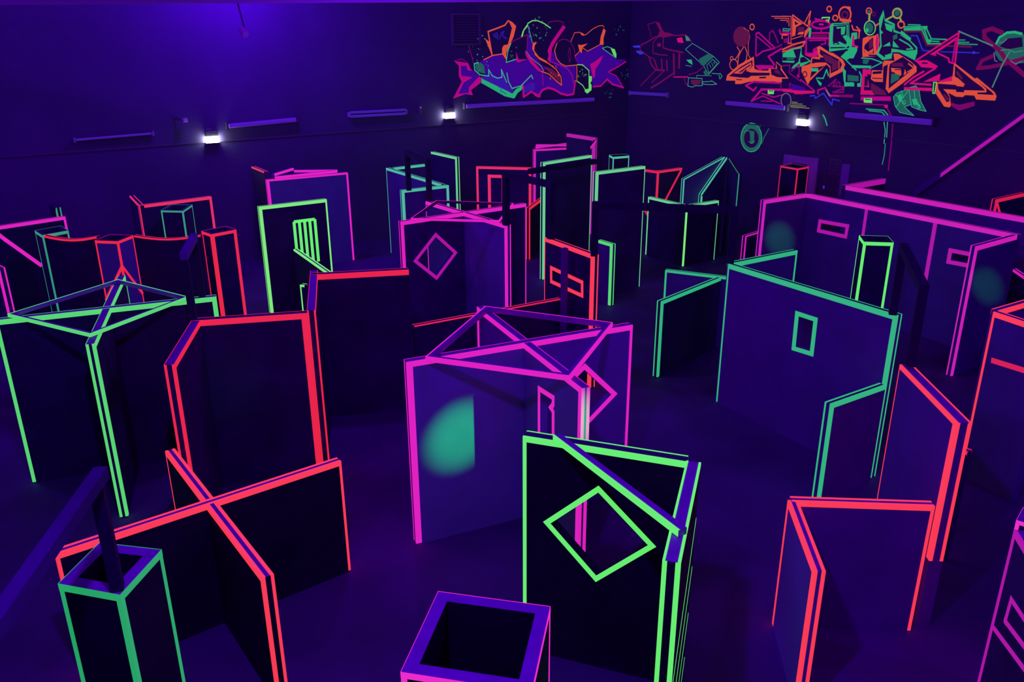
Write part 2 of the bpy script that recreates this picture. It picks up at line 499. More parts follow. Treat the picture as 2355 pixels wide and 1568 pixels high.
# effect light hanging on a short pole from the roof beam
hx = Vector((-3.10, 10.1))
root = thing('hanging_spotlight', (-4.07, 13.5, 5.05), 'small pale spotlight hanging from the roof beam above the back of the maze', 'spotlight')
mb = MB(); mb.tube((-4.12, 13.5, 5.33), (-4.06, 13.5, 4.97), 0.012); mb.build('drop_pole', HOUS, root)
mb = MB(); mb.tube((-4.10, 13.5, 4.95), (-4.02, 13.40, 4.87), 0.05, 14); mb.build('lamp_head', mat('pale_plastic', (0.75, 0.6, 0.8), 0.5), root)

# poster and strip beside the door, small wall switch
(u0, z1), (u1, z0) = [(6.978, 2.143), (7.295, 1.789)]
root = thing('framed_notice', wpt('R', (u0 + u1) / 2, (z0 + z1) / 2), 'dim framed notice on the wall right of the violet door', 'notice')
mb = MB(); mb.box(wpt('R', (u0 + u1) / 2, (z0 + z1) / 2, .012), (u1 - u0, .02, z1 - z0), aR); mb.build('notice_frame', mat('vent_metal', (0.24, 0.22, 0.28), 0.5), root)
mb = MB(); mb.box(wpt('R', (u0 + u1) / 2, (z0 + z1) / 2, .024), (u1 - u0 - .06, .004, z1 - z0 - .06), aR); mb.build('notice_sheet', mat('sheet_dark', (0.15, 0.14, 0.18), 0.6), root)
mb = MB()
cu, cz = (u0 + u1) / 2, (z0 + z1) / 2
mb.box(wpt('R', cu, cz + .08, .028), (.13, .003, .03), aR); mb.box(wpt('R', cu + .05, cz, .028), (.03, .003, .13), aR); mb.box(wpt('R', cu, cz - .08, .028), (.13, .003, .03), aR)
mb.build('notice_print', mat('vent_metal', (0.24, 0.22, 0.28), 0.5), root)
(u0, z1), (u1, z0) = [(7.310, 2.064), (7.510, 1.346)]
tag(wall_slab('batten', 'R', u0, u1, z0, z1, .001, .03, mat('batten_violet', (0.5, 0.30, 0.7), 0.7), None), 'narrow violet batten on the wall right of the dim notice', 'batten')
u, z = [(6.902, 1.477)][0]
root = thing('light_switch', wpt('R', u, z), 'small glowing blue switch between the door and the batten', 'switch')
mb = MB(); mb.box(wpt('R', u, z, .012), (.09, .022, .12), aR); mb.build('switch_plate', HOUS, root, .004)
mb = MB(); mb.box(wpt('R', u, z, .026), (.05, .008, .07), aR); mb.build('switch_button', mat('button_glow', (.2, .2, .3), .5, srgb(60, 25, 180), 1.0), root)

# taped stair string climbing the right wall
S = [(9.115, 1.651), (9.629, 2.109), (10.966, 3.357)]
root = thing('stair_string', wpt('R', S[0][0], S[0][1]), 'long sloping rail with magenta tape climbing the right wall', 'stair rail')
(ua, za), (ub, zb), (uc, zc) = S
k = (zc - zb) / (uc - ub); ue = uc + 2.0; ze = zc + 2.0 * k
mb = MB(); hh = .09
mb.prism([wpt('R', ua, za - hh, .02), wpt('R', ue, ze - hh, .02), wpt('R', ue, ze - hh, .08), wpt('R', ua, za - hh, .08)],
         [wpt('R', ua, za + hh, .02), wpt('R', ue, ze + hh, .02), wpt('R', ue, ze + hh, .08), wpt('R', ua, za + hh, .08)])
mb.build('rail_board', PAINT['indigo'], root)
mb = MB()
mb.prism([wpt('R', ub, zb - hh * .55, .0805), wpt('R', ue, ze - hh * .55, .0805), wpt('R', ue, ze - hh * .55, .083), wpt('R', ub, zb - hh * .55, .083)],
         [wpt('R', ub, zb + hh * .45, .0805), wpt('R', ue, ze + hh * .45, .0805), wpt('R', ue, ze + hh * .45, .083), wpt('R', ub, zb + hh * .45, .083)])
mb.build('tape_edging', TAPE['pink_dim'], root)

# ------------------------------------------------------------------ the maze, back rows first
# far left
m = maze('magenta taped panel with a diagonal stripe at the far left edge of the maze', (-8.260, 13.160))
A, B = (-8.789, 12.562), (-7.570, 13.880)
board(m, A, B, col='pink', paint='black', vtw=.035, core=COREDK,
      decor=[{'pts': [(0.467, 2.232), (0.824, 1.776), (1.261, 1.264)], 'w': .06}])
m = maze('magenta taped panel edge on the left border behind the lime cross', (-7.087, 10.731))
board(m, (-7.224, 10.960), (-6.771, 10.549), col='pink', paint='dark', ends='B', vtw=.05)

m = maze('narrow teal taped panel end rising behind the magenta panel at far left', (-8.150, 14.644))
board(m, (-8.423, 14.973), (-8.126, 14.643), col='teal_dim', paint='black', ends='B', core=COREDK, top=False, vtw=.035, endwrap=.02)

column('teal taped square column at far left with red taped panel joining it', [(-7.517, 12.825), (-7.221, 12.487), (-6.981, 12.809), (-7.278, 13.162)], col='teal_dim', rim=COREDK)
rc = [(-6.237, 12.118), (-5.863, 12.052), (-5.805, 12.446), (-6.197, 12.516)]
Fa = Frame(rc[0], rc[1]); Fb = Frame(rc[1], rc[2])
column('violet square column with red tape and a red chevron, behind the lime cross', rc, col='red', paint='violet', rim=COREDK, tw=.04,
       decor=[(0, [(Fa.len, 1.62), (0.0, 1.06)]), (1, [(0, 1.62), (Fb.len, 1.06)])])
column('black square column with thick red tape, left of the lime grille panel', [(-4.851, 12.715), (-4.612, 12.469), (-4.330, 12.791), (-4.571, 13.048)], col='red', vtw=.05, rim=COREDK)
m = maze('black panel with a sagging red top strip between the teal and violet columns', (-6.735, 12.357))
board(m, (-7.179, 12.457), (-6.332, 12.374), col='red', ends='', sag=.055, tw=.028, core=COREDK)
m = maze('black panel with a sagging red top strip between the violet and thick red columns', (-5.260, 12.315))
board(m, (-5.779, 12.416), (-4.760, 12.415), col='red', ends='', sag=.055, tw=.022, core=COREDK)

m = maze('red taped corner panel behind the small teal column, back left', (-6.699, 14.793))
board(m, (-7.303, 15.790), (-6.699, 14.793), col='red_far', ends='', core=COREDK, tw=.035, paint='dark')
board(m, (-6.699, 14.793), (-5.687, 15.643), col='red_far', ends='AB', core=COREDK, paint='dark', vtw=.045)
column('small teal taped column in front of the back left red panel', [(-6.131, 14.346), (-5.724, 14.295), (-5.761, 14.841), (-6.167, 14.895)], col='teal_dim', rim=COREDK, tw=.03)

m = maze('violet panel with magenta tape and braced top behind the lime grille panel', (-5.178, 17.557))
A, B = (-5.153, 17.501), (-3.608, 18.420)
board(m, A, B, col='pink', paint='violet', vtw=(.055, .04), tw=.035)
bar(m, (-5.000, 17.590), (-3.836, 18.421), 2.0, col='pink')
bar(m, (-4.808, 18.462), (-3.849, 18.483), 2.0, col='pink')
bar(m, (-5.000, 17.590), (-4.793, 18.400), 2.06, col='pink')
m = maze('thin magenta topped panel against the left wall, behind the violet braced panel', (-5.662, 18.880))
board(m, (-5.721, 18.402), (-5.233, 17.650), h=2.15, col='red_far', ends='', core=COREDK, tw=.03, paint='dark')

m = maze('black panel with a lime grille of upright stripes', (-4.490, 14.599))
A, B = (-4.490, 14.599), (-3.429, 15.300)
H = [(0.611, 1.657), (1.010, 1.640), (1.017, 0.712), (0.620, 0.581)]
u0, v1 = H[0]; u1 = H[1][0]; v0 = 0.85
gr = [{'pts': [(u0, v1), (u1, v1)], 'w': .055, 'col': 'lime'}] + [{'pts': [(u0 + (u1 - u0) * k / 4, v1), (u0 + (u1 - u0) * k / 4, v0)], 'w': .055} for k in range(5)]
board(m, A, B, col='lime_far', core=COREDK, decor=gr, vtw=(.055, .03), tw=.055)
m = maze('low lime topped wall crossing in front of the lime grille panel', (-3.653, 14.168))
board(m, (-3.977, 14.708), (-2.944, 12.951), h=1.2, col='lime_far', ends='', core=COREDK, tw=.03, wrap=.026)
m = maze('small lime edged low panel just left of the tall red zigzag', (-3.306, 12.391))
board(m, (-3.312, 12.415), (-3.238, 12.389), h=1.2, col='lime_far', ends='A', core=COREDK, tw=.03, vtw=.02)

# teal zigzag and neighbours, back centre left
m = maze('teal taped zigzag of three violet panels with black posts in front, back centre', (-2.134, 16.204))
PJ = (-2.603, 18.686)
board(m, (-2.854, 19.079), (-1.414, 16.822), col='teal_far', paint='indigo', ends='A', core=COREDK, vtw=.02)
board(m, (-2.136, 16.157), (-1.257, 16.714), col='teal_far', paint='indigo', ends='AB', core=COREDK, vtw=.055)
board(m, (-2.673, 19.071), (-1.941, 19.641), col='teal_far', paint='indigo', ends='B', core=COREDK, vtw=.03)
m = maze('lime taped panel end against the left wall, behind the teal zigzag', (-1.383, 20.702))
board(m, (-1.984, 20.863), (-1.294, 19.835), h=2.12, col='mint_far', ends='B', core=COREDK, vtw=.05, endwrap=.02, paint='dark')
m = maze('black panel with a red taped doorway outline at the back of the maze', (-0.798, 19.186))
RD = [(0.304, 1.789), (0.631, 1.788), (0.643, 0.840), (0.299, 0.828)]
RU0, RV1 = RD[0]; RU1 = RD[1][0]
board(m, (-0.798, 19.186), (0.456, 18.935), col='red_far', core=COREDK, paint='dark', vtw=.05,
      decor=[{'pts': [(RU0, .35), (RU0, RV1), (RU1, RV1), (RU1, .35)], 'w': .07}])
m = maze('low red topped wall running back from the magenta diamond wall', (0.498, 18.966))
board(m, (0.713, 19.660), (0.337, 18.364), h=1.2, col='red', ends='B', core=COREDK, tw=.05, wrap=.022)
m = maze('violet panel with magenta tape and crossed brace at the far back corner', (0.610, 22.064))
board(m, (0.610, 22.064), (2.145, 22.606), col='pink_far', paint='indigo', vtw=.055, tw=.045)
bar(m, (0.660, 22.198), (1.866, 23.249), 2.0, col='pink_far')
bar(m, (0.660, 22.198), (2.099, 22.123), 2.06, col='pink_far')
m = maze('magenta topped panel standing farthest back, under the cartoon lettering', (2.097, 20.699))
board(m, (1.441, 21.768), (2.085, 20.790), h=2.44, col='pink_dim', ends='B', core=COREDK, tw=.08, paint='dark', vtw=.12, t=.06)
bar(m, (1.809, 19.064), (2.063, 20.350), 2.38, col='pink_far', core=COREDK)

# mint towers
m = maze('tall black panel with mint tape, left one of the two tall towers', (0.654, 16.702))
board(m, (0.654, 16.702), (1.713, 17.717), h=2.44, col='mint_far', paint='dark', core=COREDK, vtw=(.06, .016))
m = maze('tall black panel with mint tape, right one of the two tall towers', (1.584, 15.452))
board(m, (1.584, 15.452), (2.604, 16.155), h=2.44, col='mint_far', paint='dark', core=COREDK, vtw=(.06, .016))
column('small teal taped column behind the right mint tower', [(2.517, 20.593), (2.941, 20.803), (2.885, 21.121), (2.465, 20.983)], col='teal_far', rim=COREDK, tw=.05)
m = maze('red taped folded panel with triangles, right of the tall mint towers', (3.226, 18.313))
C0, C1, C2 = (3.082, 20.005), (3.451, 19.590), (4.133, 20.095)
L2 = (Vector(C2) - Vector(C1)).length; L1 = (Vector(C1) - Vector(C0)).length
board(m, C0, C1, h=1.8, col='red_dim', ends='', core=COREDK, paint='dark', tw=.05, decor=[{'pts': [(L1 - .46, .95), (L1 - .08, .6)], 'w': .06}])
board(m, C1, C2, h=1.8, col='red_dim', ends='A', core=COREDK, paint='dark', tw=.05, vtw=.06, decor=[{'pts': [(L2 - .03, 1.75), (.03, .68)], 'w': .06}])
m = maze('low black corner wall with one bright lime edge under the black portal', (3.803, 17.818))
G0, G1, G2 = (3.126, 18.750), (3.793, 17.699), (4.611, 18.239)
board(m, G0, G1, h=1.36, col='mint_far', ends='A', core=COREDK, vtw=.035)
board(m, G1, G2, h=1.36, col='mint_far', ends='B', core=COREDK, vtw=.018)
F2 = Frame(G1, G2)
mb = MB(); strip(mb, F2, [(-.03, .01), (.03, .01), (.03, 1.34), (-.03, 1.34)], -.006, -.003); mb.build('tape_pattern', TAPE['lime_far'], m)

m = maze('teal edged gable ended panels meeting at a peak, right of the red triangles', (4.860, 19.038))
AP = (4.860, 19.038)
board(m, (3.853, 18.462), AP, h=1.8, hB=2.2, col='teal_far', paint='indigo', ends='A', core=COREDK, tw=.022, vtw=.02)
board(m, AP, (4.241, 18.615), h=2.2, hB=1.44, col='teal_far', paint='dark', ends='B', core=COREDK, tw=.04, wrap=.022, vtw=.04)
board(m, (4.943, 18.968), (4.990, 18.196), h=2.18, hB=1.95, col='teal_dim', paint='dark', ends='B', core=COREDK, tw=.010, vtw=.01, wrap=.004, faces='F')

# middle magenta cross with diamond
m = maze('black cross wall with magenta tape, diamond window and square brace on top, middle row', (-0.838, 14.022))
A0, A1, B0, B1 = (-1.798, 13.287), (0.270, 14.755), (-1.560, 15.023), (-0.074, 12.974)
DI = [(0.641, 1.656), (0.271, 1.307), (0.628, 0.981), (0.981, 1.325)]
cross(m, A0, A1, B0, B1, 2.0, col='pink', core=COREDK, tw=.06, kwA={'paint': 'dark', 'holes': [DI], 'vtw': (.05, .02), 'holecol': 'pink_dim'}, kwB={'paint': 'violet', 'vtw': .06}, kwB1={'paint': 'indigo', 'vtw': .02})  # arm colours differ to carry the light and shade on each face
brace_ring(m, [(-1.644, 13.377), (-0.194, 13.164), (0.036, 14.608), (-1.358, 14.901)], 2.0, w=.045, hh=.04, col='pink', core=COREDK)

# low red long wall, red slit panel, post
m = maze('long low black wall with a thin red top line, centre', (-0.469, 10.964))
board(m, (-1.307, 10.431), (0.737, 11.603), h=1.2, col='red', ends='', core=COREDK, tw=.012, wrap=.016)
m = maze('black panel with red tape and a red slot window, centre', (0.503, 12.149))
SL = [(0.211, 1.544), (0.215, 1.389), (0.965, 1.380), (0.959, 1.521)]
board(m, (0.502, 12.121), (1.135, 11.045), col='red_hot', core=COREDK, holes=[SL], tw=.06, vtw=(.015, .075))
m = maze('low lime taped panel end right of the red slot panel', (1.746, 15.151))
board(m, (1.626, 15.258), (1.864, 14.910), h=1.2, col='lime_soft', ends='B', core=COREDK, paint='indigo', tw=.05, wrap=.022, vtw=.06)

# teal group right of centre
m = maze('low teal taped forked wall left of the big teal window panel', (2.183, 11.445))
board(m, (2.180, 11.425), (3.332, 12.647), h=1.2, col='teal', ends='A', core=PAINT['dark'], tw=.045, wrap=.020, paint='black', vtw=.05)
board(m, (2.531, 13.130), (3.434, 12.670), h=1.2, col='teal', ends='A', core=PAINT['dark'], tw=.035, wrap=.020, paint='indigo', vtw=.03)
m = maze('big indigo panel with teal tape and a small teal window', (2.860, 10.545))
WN = [(1.220, 1.622), (1.229, 1.229), (1.445, 1.242), (1.440, 1.624)]
board(m, (2.860, 10.545), (4.149, 8.405), col='teal', core=COREDK, paint='indigo', holes=[WN], tw=.06, vtw=(.022, .05))
G0, G1 = (2.911, 10.565), (3.997, 11.234)
board(m, G0, G1, col='teal', ends='B', core=COREDK, paint='indigo', tw=.055, vtw=.03)
m = maze('low teal topped wall joining the right side of the teal window panel', (3.335, 7.892))
board(m, (3.346, 7.870), (4.125, 8.359), h=1.2, col='teal', ends='A', core=PAINT['dark'], paint='indigo', tw=.05, wrap=.022, vtw=.05)
column('black square column with bright lime tape behind the teal window panel', [(5.120, 11.716), (5.521, 11.651), (5.613, 12.057), (5.213, 12.125)], col='lime', rim=COREDK, tw=.05, vtw=.034)

# big magenta bay on the right
m = maze('long indigo bay wall with magenta tape, seams and slot windows, right side', (5.593, 15.546))
S1 = [(0.393, 1.516), (0.390, 1.400), (0.933, 1.408), (0.940, 1.538)]
S2 = [(2.998, 1.518), (2.999, 1.396), (3.571, 1.421), (3.570, 1.532)]
q1 = [(1.317, 1.952), (1.405, 1.329)]; q2 = [(2.630, 1.961), (2.684, 1.303)]
board(m, (4.591, 14.891), (5.578, 15.502), col='pink_far', paint='indigo', ends='A', tw=.065, vtw=.05)
board(m, (5.578, 15.502), (7.561, 12.085), col='pink_far', paint='indigo', ends='', tw=.07, holes=[S1, S2], holecol='pink_dim',
      decor=[{'pts': [(q1[0][0], 1.93), (q1[0][0], .012)], 'w': .06, 'col': 'pink_dim'}, {'pts': [(q2[0][0], 1.93), (q2[0][0], .012)], 'w': .07}])
board(m, (6.581, 11.389), (7.545, 12.058), col='pink_far', paint='indigo', ends='A', tw=.065, vtw=.05)
m = maze('low magenta edged panel at the left end of the long magenta bay', (4.497, 15.496))
board(m, (4.497, 15.496), (4.910, 15.891), h=1.2, col='pink_far', ends='A', paint='dark', tw=.02, vtw=.02, core=COREDK)
m = maze('rear indigo wall with a wide magenta top behind the long magenta bay', (6.625, 16.359))
board(m, (6.625, 16.359), (7.753, 17.146), col='pink_dim', paint='dark', ends='', tw=.10)
board(m, (6.625, 16.359), (8.444, 13.131), col='pink_far', paint='indigo', ends='', tw=.08)
column('black square column with red tape in front of the violet door', [(6.149, 19.010), (6.394, 18.549), (6.740, 18.854), (6.518, 19.329)], col='red_dim', rim=COREDK, tw=.035)
m = maze('red taped folded panel at the far right edge, in front of the right wall', (8.764, 14.827))
L1 = 1.06
board(m, (8.764, 14.827), (9.700, 15.485), col='red_dim', ends='A', paint='dark', core=COREDK, tw=.06, vtw=.06, decor=[{'pts': [(.05, 1.93), (.42, 1.5), (.8, .9)], 'w': .06}])
m = maze('low magenta double line wall top at the right border', (8.173, 12.860))
board(m, (8.202, 13.096), (7.986, 11.854), h=1.2, col='pink_far', ends='', paint='dark', core=COREDK, tw=.03, wrap=.024)

# right red structures
m = maze('indigo panel box with red tape and a red middle stripe at the right border', (5.235, 8.501))
R0, R1 = (5.235, 8.501), (5.484, 7.868)
MS = [(0.092, 1.469), (0.794, 1.518)]
board(m, R0, R1, col='red_hot', paint='indigo', ends='A', tw=.055, decor=[{'pts': MS, 'w': .06, 'col': 'red_dim'}], vtw=.026)
Fq = Frame(R0, R1); q = Fq(0, 0, .08)
board(m, (q[0], q[1]), (6.072, 8.985), col='red_hot', paint='indigo', ends='', tw=.055)
m = maze('tall indigo panel with red tape ending beside the low red corner wall', (3.500, 5.818))
board(m, (3.596, 7.084), (3.505, 5.864), h=1.97, endlow=.68, col='red_hot', paint='indigo', tw=.04, vtw=(.012, .06), t=.11, endwrap=.026)
m = maze('low red taped panel end tucked behind the tall red panel on the right', (4.198, 6.863))
board(m, (4.189, 6.846), (4.219, 6.803), h=1.2, col='red', paint='dark', ends='A', tw=.03, vtw=.03)
m = maze('low indigo corner wall with bright red edges, bottom right', (2.296, 5.990))
board(m, (2.294, 5.888), (3.424, 5.801), h=1.25, col='red_hot', paint='indigo', ends='B', tw=.045, wrap=.024, vtw=.025)
board(m, (2.265, 5.909), (2.152, 4.958), h=1.25, col='red_hot', paint='violet', ends='AB', tw=.045, wrap=.024, vtw=.045, endwrap=.026)

# left structures
m = maze('big black cross wall with lime tape and square brace on top, left', (-4.432, 8.971))
A0, A1, B0, B1 = (-5.584, 8.432), (-3.463, 9.248), (-5.021, 10.173), (-4.235, 7.677)
cross(m, A0, A1, B0, B1, 2.0, col='lime_soft', core=CORE, tw=.055, vtw=(.035, .05), wrap=.002, kwB={'endwrap': .026})
brace_ring(m, [(-5.489, 8.532), (-4.279, 7.873), (-3.745, 9.125), (-4.880, 9.869)], 2.0, w=.045, hh=.04, col='lime_soft')
m = maze('tall black zigzag wall with thick red tape, left of centre', (-3.437, 8.374))
board(m, (-3.437, 8.374), (-3.238, 7.120), col='red', ends='B', core=CORE, wrap=.002, tw=.055, vtw=.05, endwrap=.022, t=.09)
A, B = (-3.437, 8.374), (-2.252, 8.613)
board(m, A, B, col='red', ends='B', core=COREDK, wrap=.002, tw=.065, vtw=.065, endwrap=.02, t=.09)
board(m, (-2.610, 10.361), (-2.273, 8.705), col='red', ends='B', core=CORE, wrap=.002, tw=.05, vtw=.03, t=.09)
board(m, (-2.541, 10.154), (-1.335, 10.371), col='red', ends='', core=COREDK, wrap=.002, tw=.07, t=.09)

m = maze('low black cross wall with doubled bright red top edges, lower left', (-2.516, 6.017))
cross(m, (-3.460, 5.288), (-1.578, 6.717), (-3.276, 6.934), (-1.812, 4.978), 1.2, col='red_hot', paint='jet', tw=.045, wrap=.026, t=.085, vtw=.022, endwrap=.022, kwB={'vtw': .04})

gc = [(-2.548, 3.858), (-2.157, 3.755), (-2.098, 4.177), (-2.501, 4.253)]
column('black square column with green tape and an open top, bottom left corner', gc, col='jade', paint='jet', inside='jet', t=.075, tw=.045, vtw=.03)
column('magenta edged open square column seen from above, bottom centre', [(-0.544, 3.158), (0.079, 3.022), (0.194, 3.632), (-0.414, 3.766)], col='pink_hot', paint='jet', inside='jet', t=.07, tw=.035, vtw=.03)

# centre magenta cross
m = maze('violet cross wall with magenta tape, arrow slot, diamond window and square brace on top, centre', (0.082, 7.535))
A0, A1, B0, B1 = (-0.985, 7.145), (1.265, 8.153), (-0.390, 8.804), (0.598, 6.515)
DI = [(1.630, 1.372), (1.901, 1.592), (2.238, 1.246), (1.938, 0.994)]
SLT = [(0.392, 1.630), (0.397, 1.159), (0.657, 1.255), (0.651, 1.525), (0.574, 1.546), (0.648, 1.626), (0.648, 1.657)]
cross(m, A0, A1, B0, B1, 2.0, col='pink', paint='violet', tw=.055, vtw=(.058, .03), wrap=.003, endwrap=.02,
      kwA={'holes': [DI]}, kwB={'holes': [SLT], 'endwrap': .03, 'vtw': .055})
brace_ring(m, [(-0.806, 7.154), (0.503, 6.666), (1.046, 8.085), (-0.293, 8.664)], 2.0, w=.05, hh=.052, col='pink')

# near lime structure
m = maze('tall black corner wall with lime tape and a large diamond window, nearest the camera', (1.306, 5.218))
DI = [(0.226, 1.279), (0.605, 0.885), (0.995, 1.254), (0.599, 1.630)]
A, B = (0.079, 5.622), (1.245, 5.193)
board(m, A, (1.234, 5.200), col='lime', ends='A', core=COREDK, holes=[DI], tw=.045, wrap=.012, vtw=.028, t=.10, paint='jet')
B0, B1 = (1.242, 5.225), (0.866, 4.040)
DG = []
FB = Frame(B0, B1)
for k in range(4):
    z0 = 1.55 - k * .42
    DG.append({'pts': [(0.02, z0), (FB.len - .02, z0 - .62)], 'w': .03, 'side': 1, 'col': 'lime_soft'})
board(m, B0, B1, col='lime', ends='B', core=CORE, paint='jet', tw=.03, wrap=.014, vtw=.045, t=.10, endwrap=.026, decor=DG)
bar(m, (0.303, 5.539), (0.998, 4.268), 2.0, col='lime', w=.065, hh=.05)

# magenta decorated panel, bottom right border
m = maze('black panel with magenta tape and slanted outline, bottom right corner', (3.066, 4.317))
A, B = (3.071, 4.327), (2.932, 3.724)
q1 = [(0.021, 1.292), (0.809, 1.467)]
q2 = [(0.180, 1.621), (0.171, 1.452), (0.747, 1.570)]
q3 = [(0.180, 1.621), (0.682, 1.678)]
board(m, A, B, col='pink_dim', ends='A', tw=.04, vtw=.035, decor=[{'pts': q1, 'w': .035}, {'pts': q2, 'w': .035}, {'pts': q3, 'w': .035}])
column('small magenta edged column top at the right border above the slanted outline panel', square((3.583, 5.050), (3.748, 4.905)), h=1.6, col='pink_hot', tw=.03)

# black portals: two posts and a crossbar


def portal(label, P, Q, h, w=.09, posts='PQ', hq=None, lit=False, paint=None, zb=2.003):
    F = Frame(P, Q); root = thing('door_portal', P, label, 'portal')
    pm = paint or FRAME
    for c, uu in (('P', 0), ('Q', F.len)):
        if c in posts:
            mb = MB(); mb.box(F(uu, zb + (h - zb) / 2, 0), (w, w, h - zb), math.atan2(F.U.y, F.U.x)); mb.build('post', pm, root, .004)
    mb = MB(); mb.prism([F(-w / 2, h, -w / 2), F(F.len + w / 2, h, -w / 2), F(F.len + w / 2, h, w / 2), F(-w / 2, h, w / 2)],
                        [F(-w / 2, h + w, -w / 2), F(F.len + w / 2, h + w, -w / 2), F(F.len + w / 2, h + w, w / 2), F(-w / 2, h + w, w / 2)])
    mb.build('crossbar', PAINT['indigo'] if lit else pm, root)  # lit: lighter bar colour stands for the light falling on it
    return root


portal('wide black portal bridging from the red slot panel to the teal window panel', (1.135, 11.003), (2.897, 10.597), 2.66)
portal('black portal bridging from the magenta diamond wall to the red slot panel', (-0.081, 12.968), (0.587, 12.018), 2.76)
portal('black beam crossing over the tall mint towers', (0.360, 14.627), (1.565, 15.726), 2.55, .09, posts='')
portal('black portal bridging from the teal zigzag to the magenta diamond wall', (-1.997, 16.147), (-1.491, 15.031), 2.67)
portal('black portal bridging from the teal window panel to the tall red edged panel', (4.107, 8.433), (3.632, 6.975), 2.7, .08)
portal('narrow black portal bridging from the lime cross to the red zigzag wall', (-3.627, 9.259), (-3.426, 8.408), 2.67, .075, lit=True)
m = thing('slim_post', (0.737, 11.603), 'slim violet post in front of the red slot panel', 'post')
mb = MB(); c = (0.759, 11.539); mb.box((c[0], c[1] - .08, 1.0), (.075, .075, 2.0), .5); mb.build('post_shaft', PAINT['indigo'], m)
pole = offset(gc, -.042)[1]
m = thing('portal_arm', (pole[0], pole[1], 2.0), 'dark pole with a long crossbar rising from the rim of the green taped column', 'portal')
mb = MB(); mb.box((pole[0], pole[1], 2.34), (.065, .065, .67), .3); mb.build('post', FRAME, m)
F = Frame((pole[0] + .02, pole[1] + .04), (-2.014, 2.481))
mb = MB(); mb.prism([F(0, 2.675, -.035), F(F.len, 2.675, -.035), F(F.len, 2.675, .035), F(0, 2.675, .035)], [F(0, 2.745, -.035), F(F.len, 2.745, -.035), F(F.len, 2.745, .035), F(0, 2.745, .035)])
mb.build('crossbar', [PAINT['dark']], m)  # lighter than the post, light on its top put into the colour

# ------------------------------------------------------------------ wall paintings (fluorescent paint, a few tenths of a millimetre thick)
PAINTC = {}
for nm, rgb in {'orange': (222, 78, 52), 'pink': (178, 4, 128), 'pinkd': (120, 6, 100), 'violet': (58, 2, 142), 'vblue': (56, 18, 160), 'teal': (52, 172, 142),
                'green': (34, 172, 118), 'greend': (26, 96, 86), 'lime': (108, 212, 104), 'blue': (48, 46, 210), 'blued': (44, 22, 165),
                'redpink': (206, 12, 112), 'maroon': (92, 18, 66), 'dark': (30, 2, 62), 'grey': (120, 112, 140), 'fleck': (70, 126, 108), 'dimred': (108, 8, 78), 'ochre': (148, 150, 74)}.items():
    PAINTC[nm] = mat('wall_paint_' + nm, (0.05, 0.05, 0.05), 0.8, srgb(*rgb), 0.95)


def mural(label, s, items, name='wall_painting'):
    us = [p[0] for it in items for p in it[-1]]; zs = [p[1] for it in items for p in it[-1]]
    cols = sorted({it[1] for it in items}); mbx = MB()
    for k, it in enumerate(items):
        d = 0.0015 + 0.00003 * k; mi = cols.index(it[1])
        pts = it[-1]
        if it[0] == 'F':
            for tr in tessellate_polygon([[Vector((x, y, 0)) for x, y in pts]]):
                mbx.prism([wpt(s, *pts[i], .0008) for i in tr], [wpt(s, *pts[i], d) for i in tr], mi)
        else:
            w = it[2] * .0088; n = len(pts); cl = it[0] == 'C'
            for i in range(n if cl else n - 1):
                a, b = Vector(pts[i]), Vector(pts[(i + 1) % n])
                if (b - a).length < 1e-4: continue
                e = (b - a).normalized(); q = Vector((-e.y, e.x)) * w / 2; e = e * w * .35
                qd = [a - q - e, b - q + e, b + q + e, a + q - e]
                mbx.prism([wpt(s, p.x, p.y, .0008) for p in qd], [wpt(s, p.x, p.y, d) for p in qd], mi)
    return tag(mbx.build(name, [PAINTC[c] for c in cols]), label, 'mural')


def flecks(col, c, r, n, seed):
    rnd = random.Random(seed); out = []
    for k in range(n):
        a = rnd.random() * 6.28; q = r * rnd.random() ** .5; x, z = c[0] + q * math.cos(a), c[1] + q * math.sin(a); h = .008 + .016 * rnd.random()
        out.append(('F', col, [(x - h, z), (x, z - h), (x + h, z), (x, z + h)]))
    return out


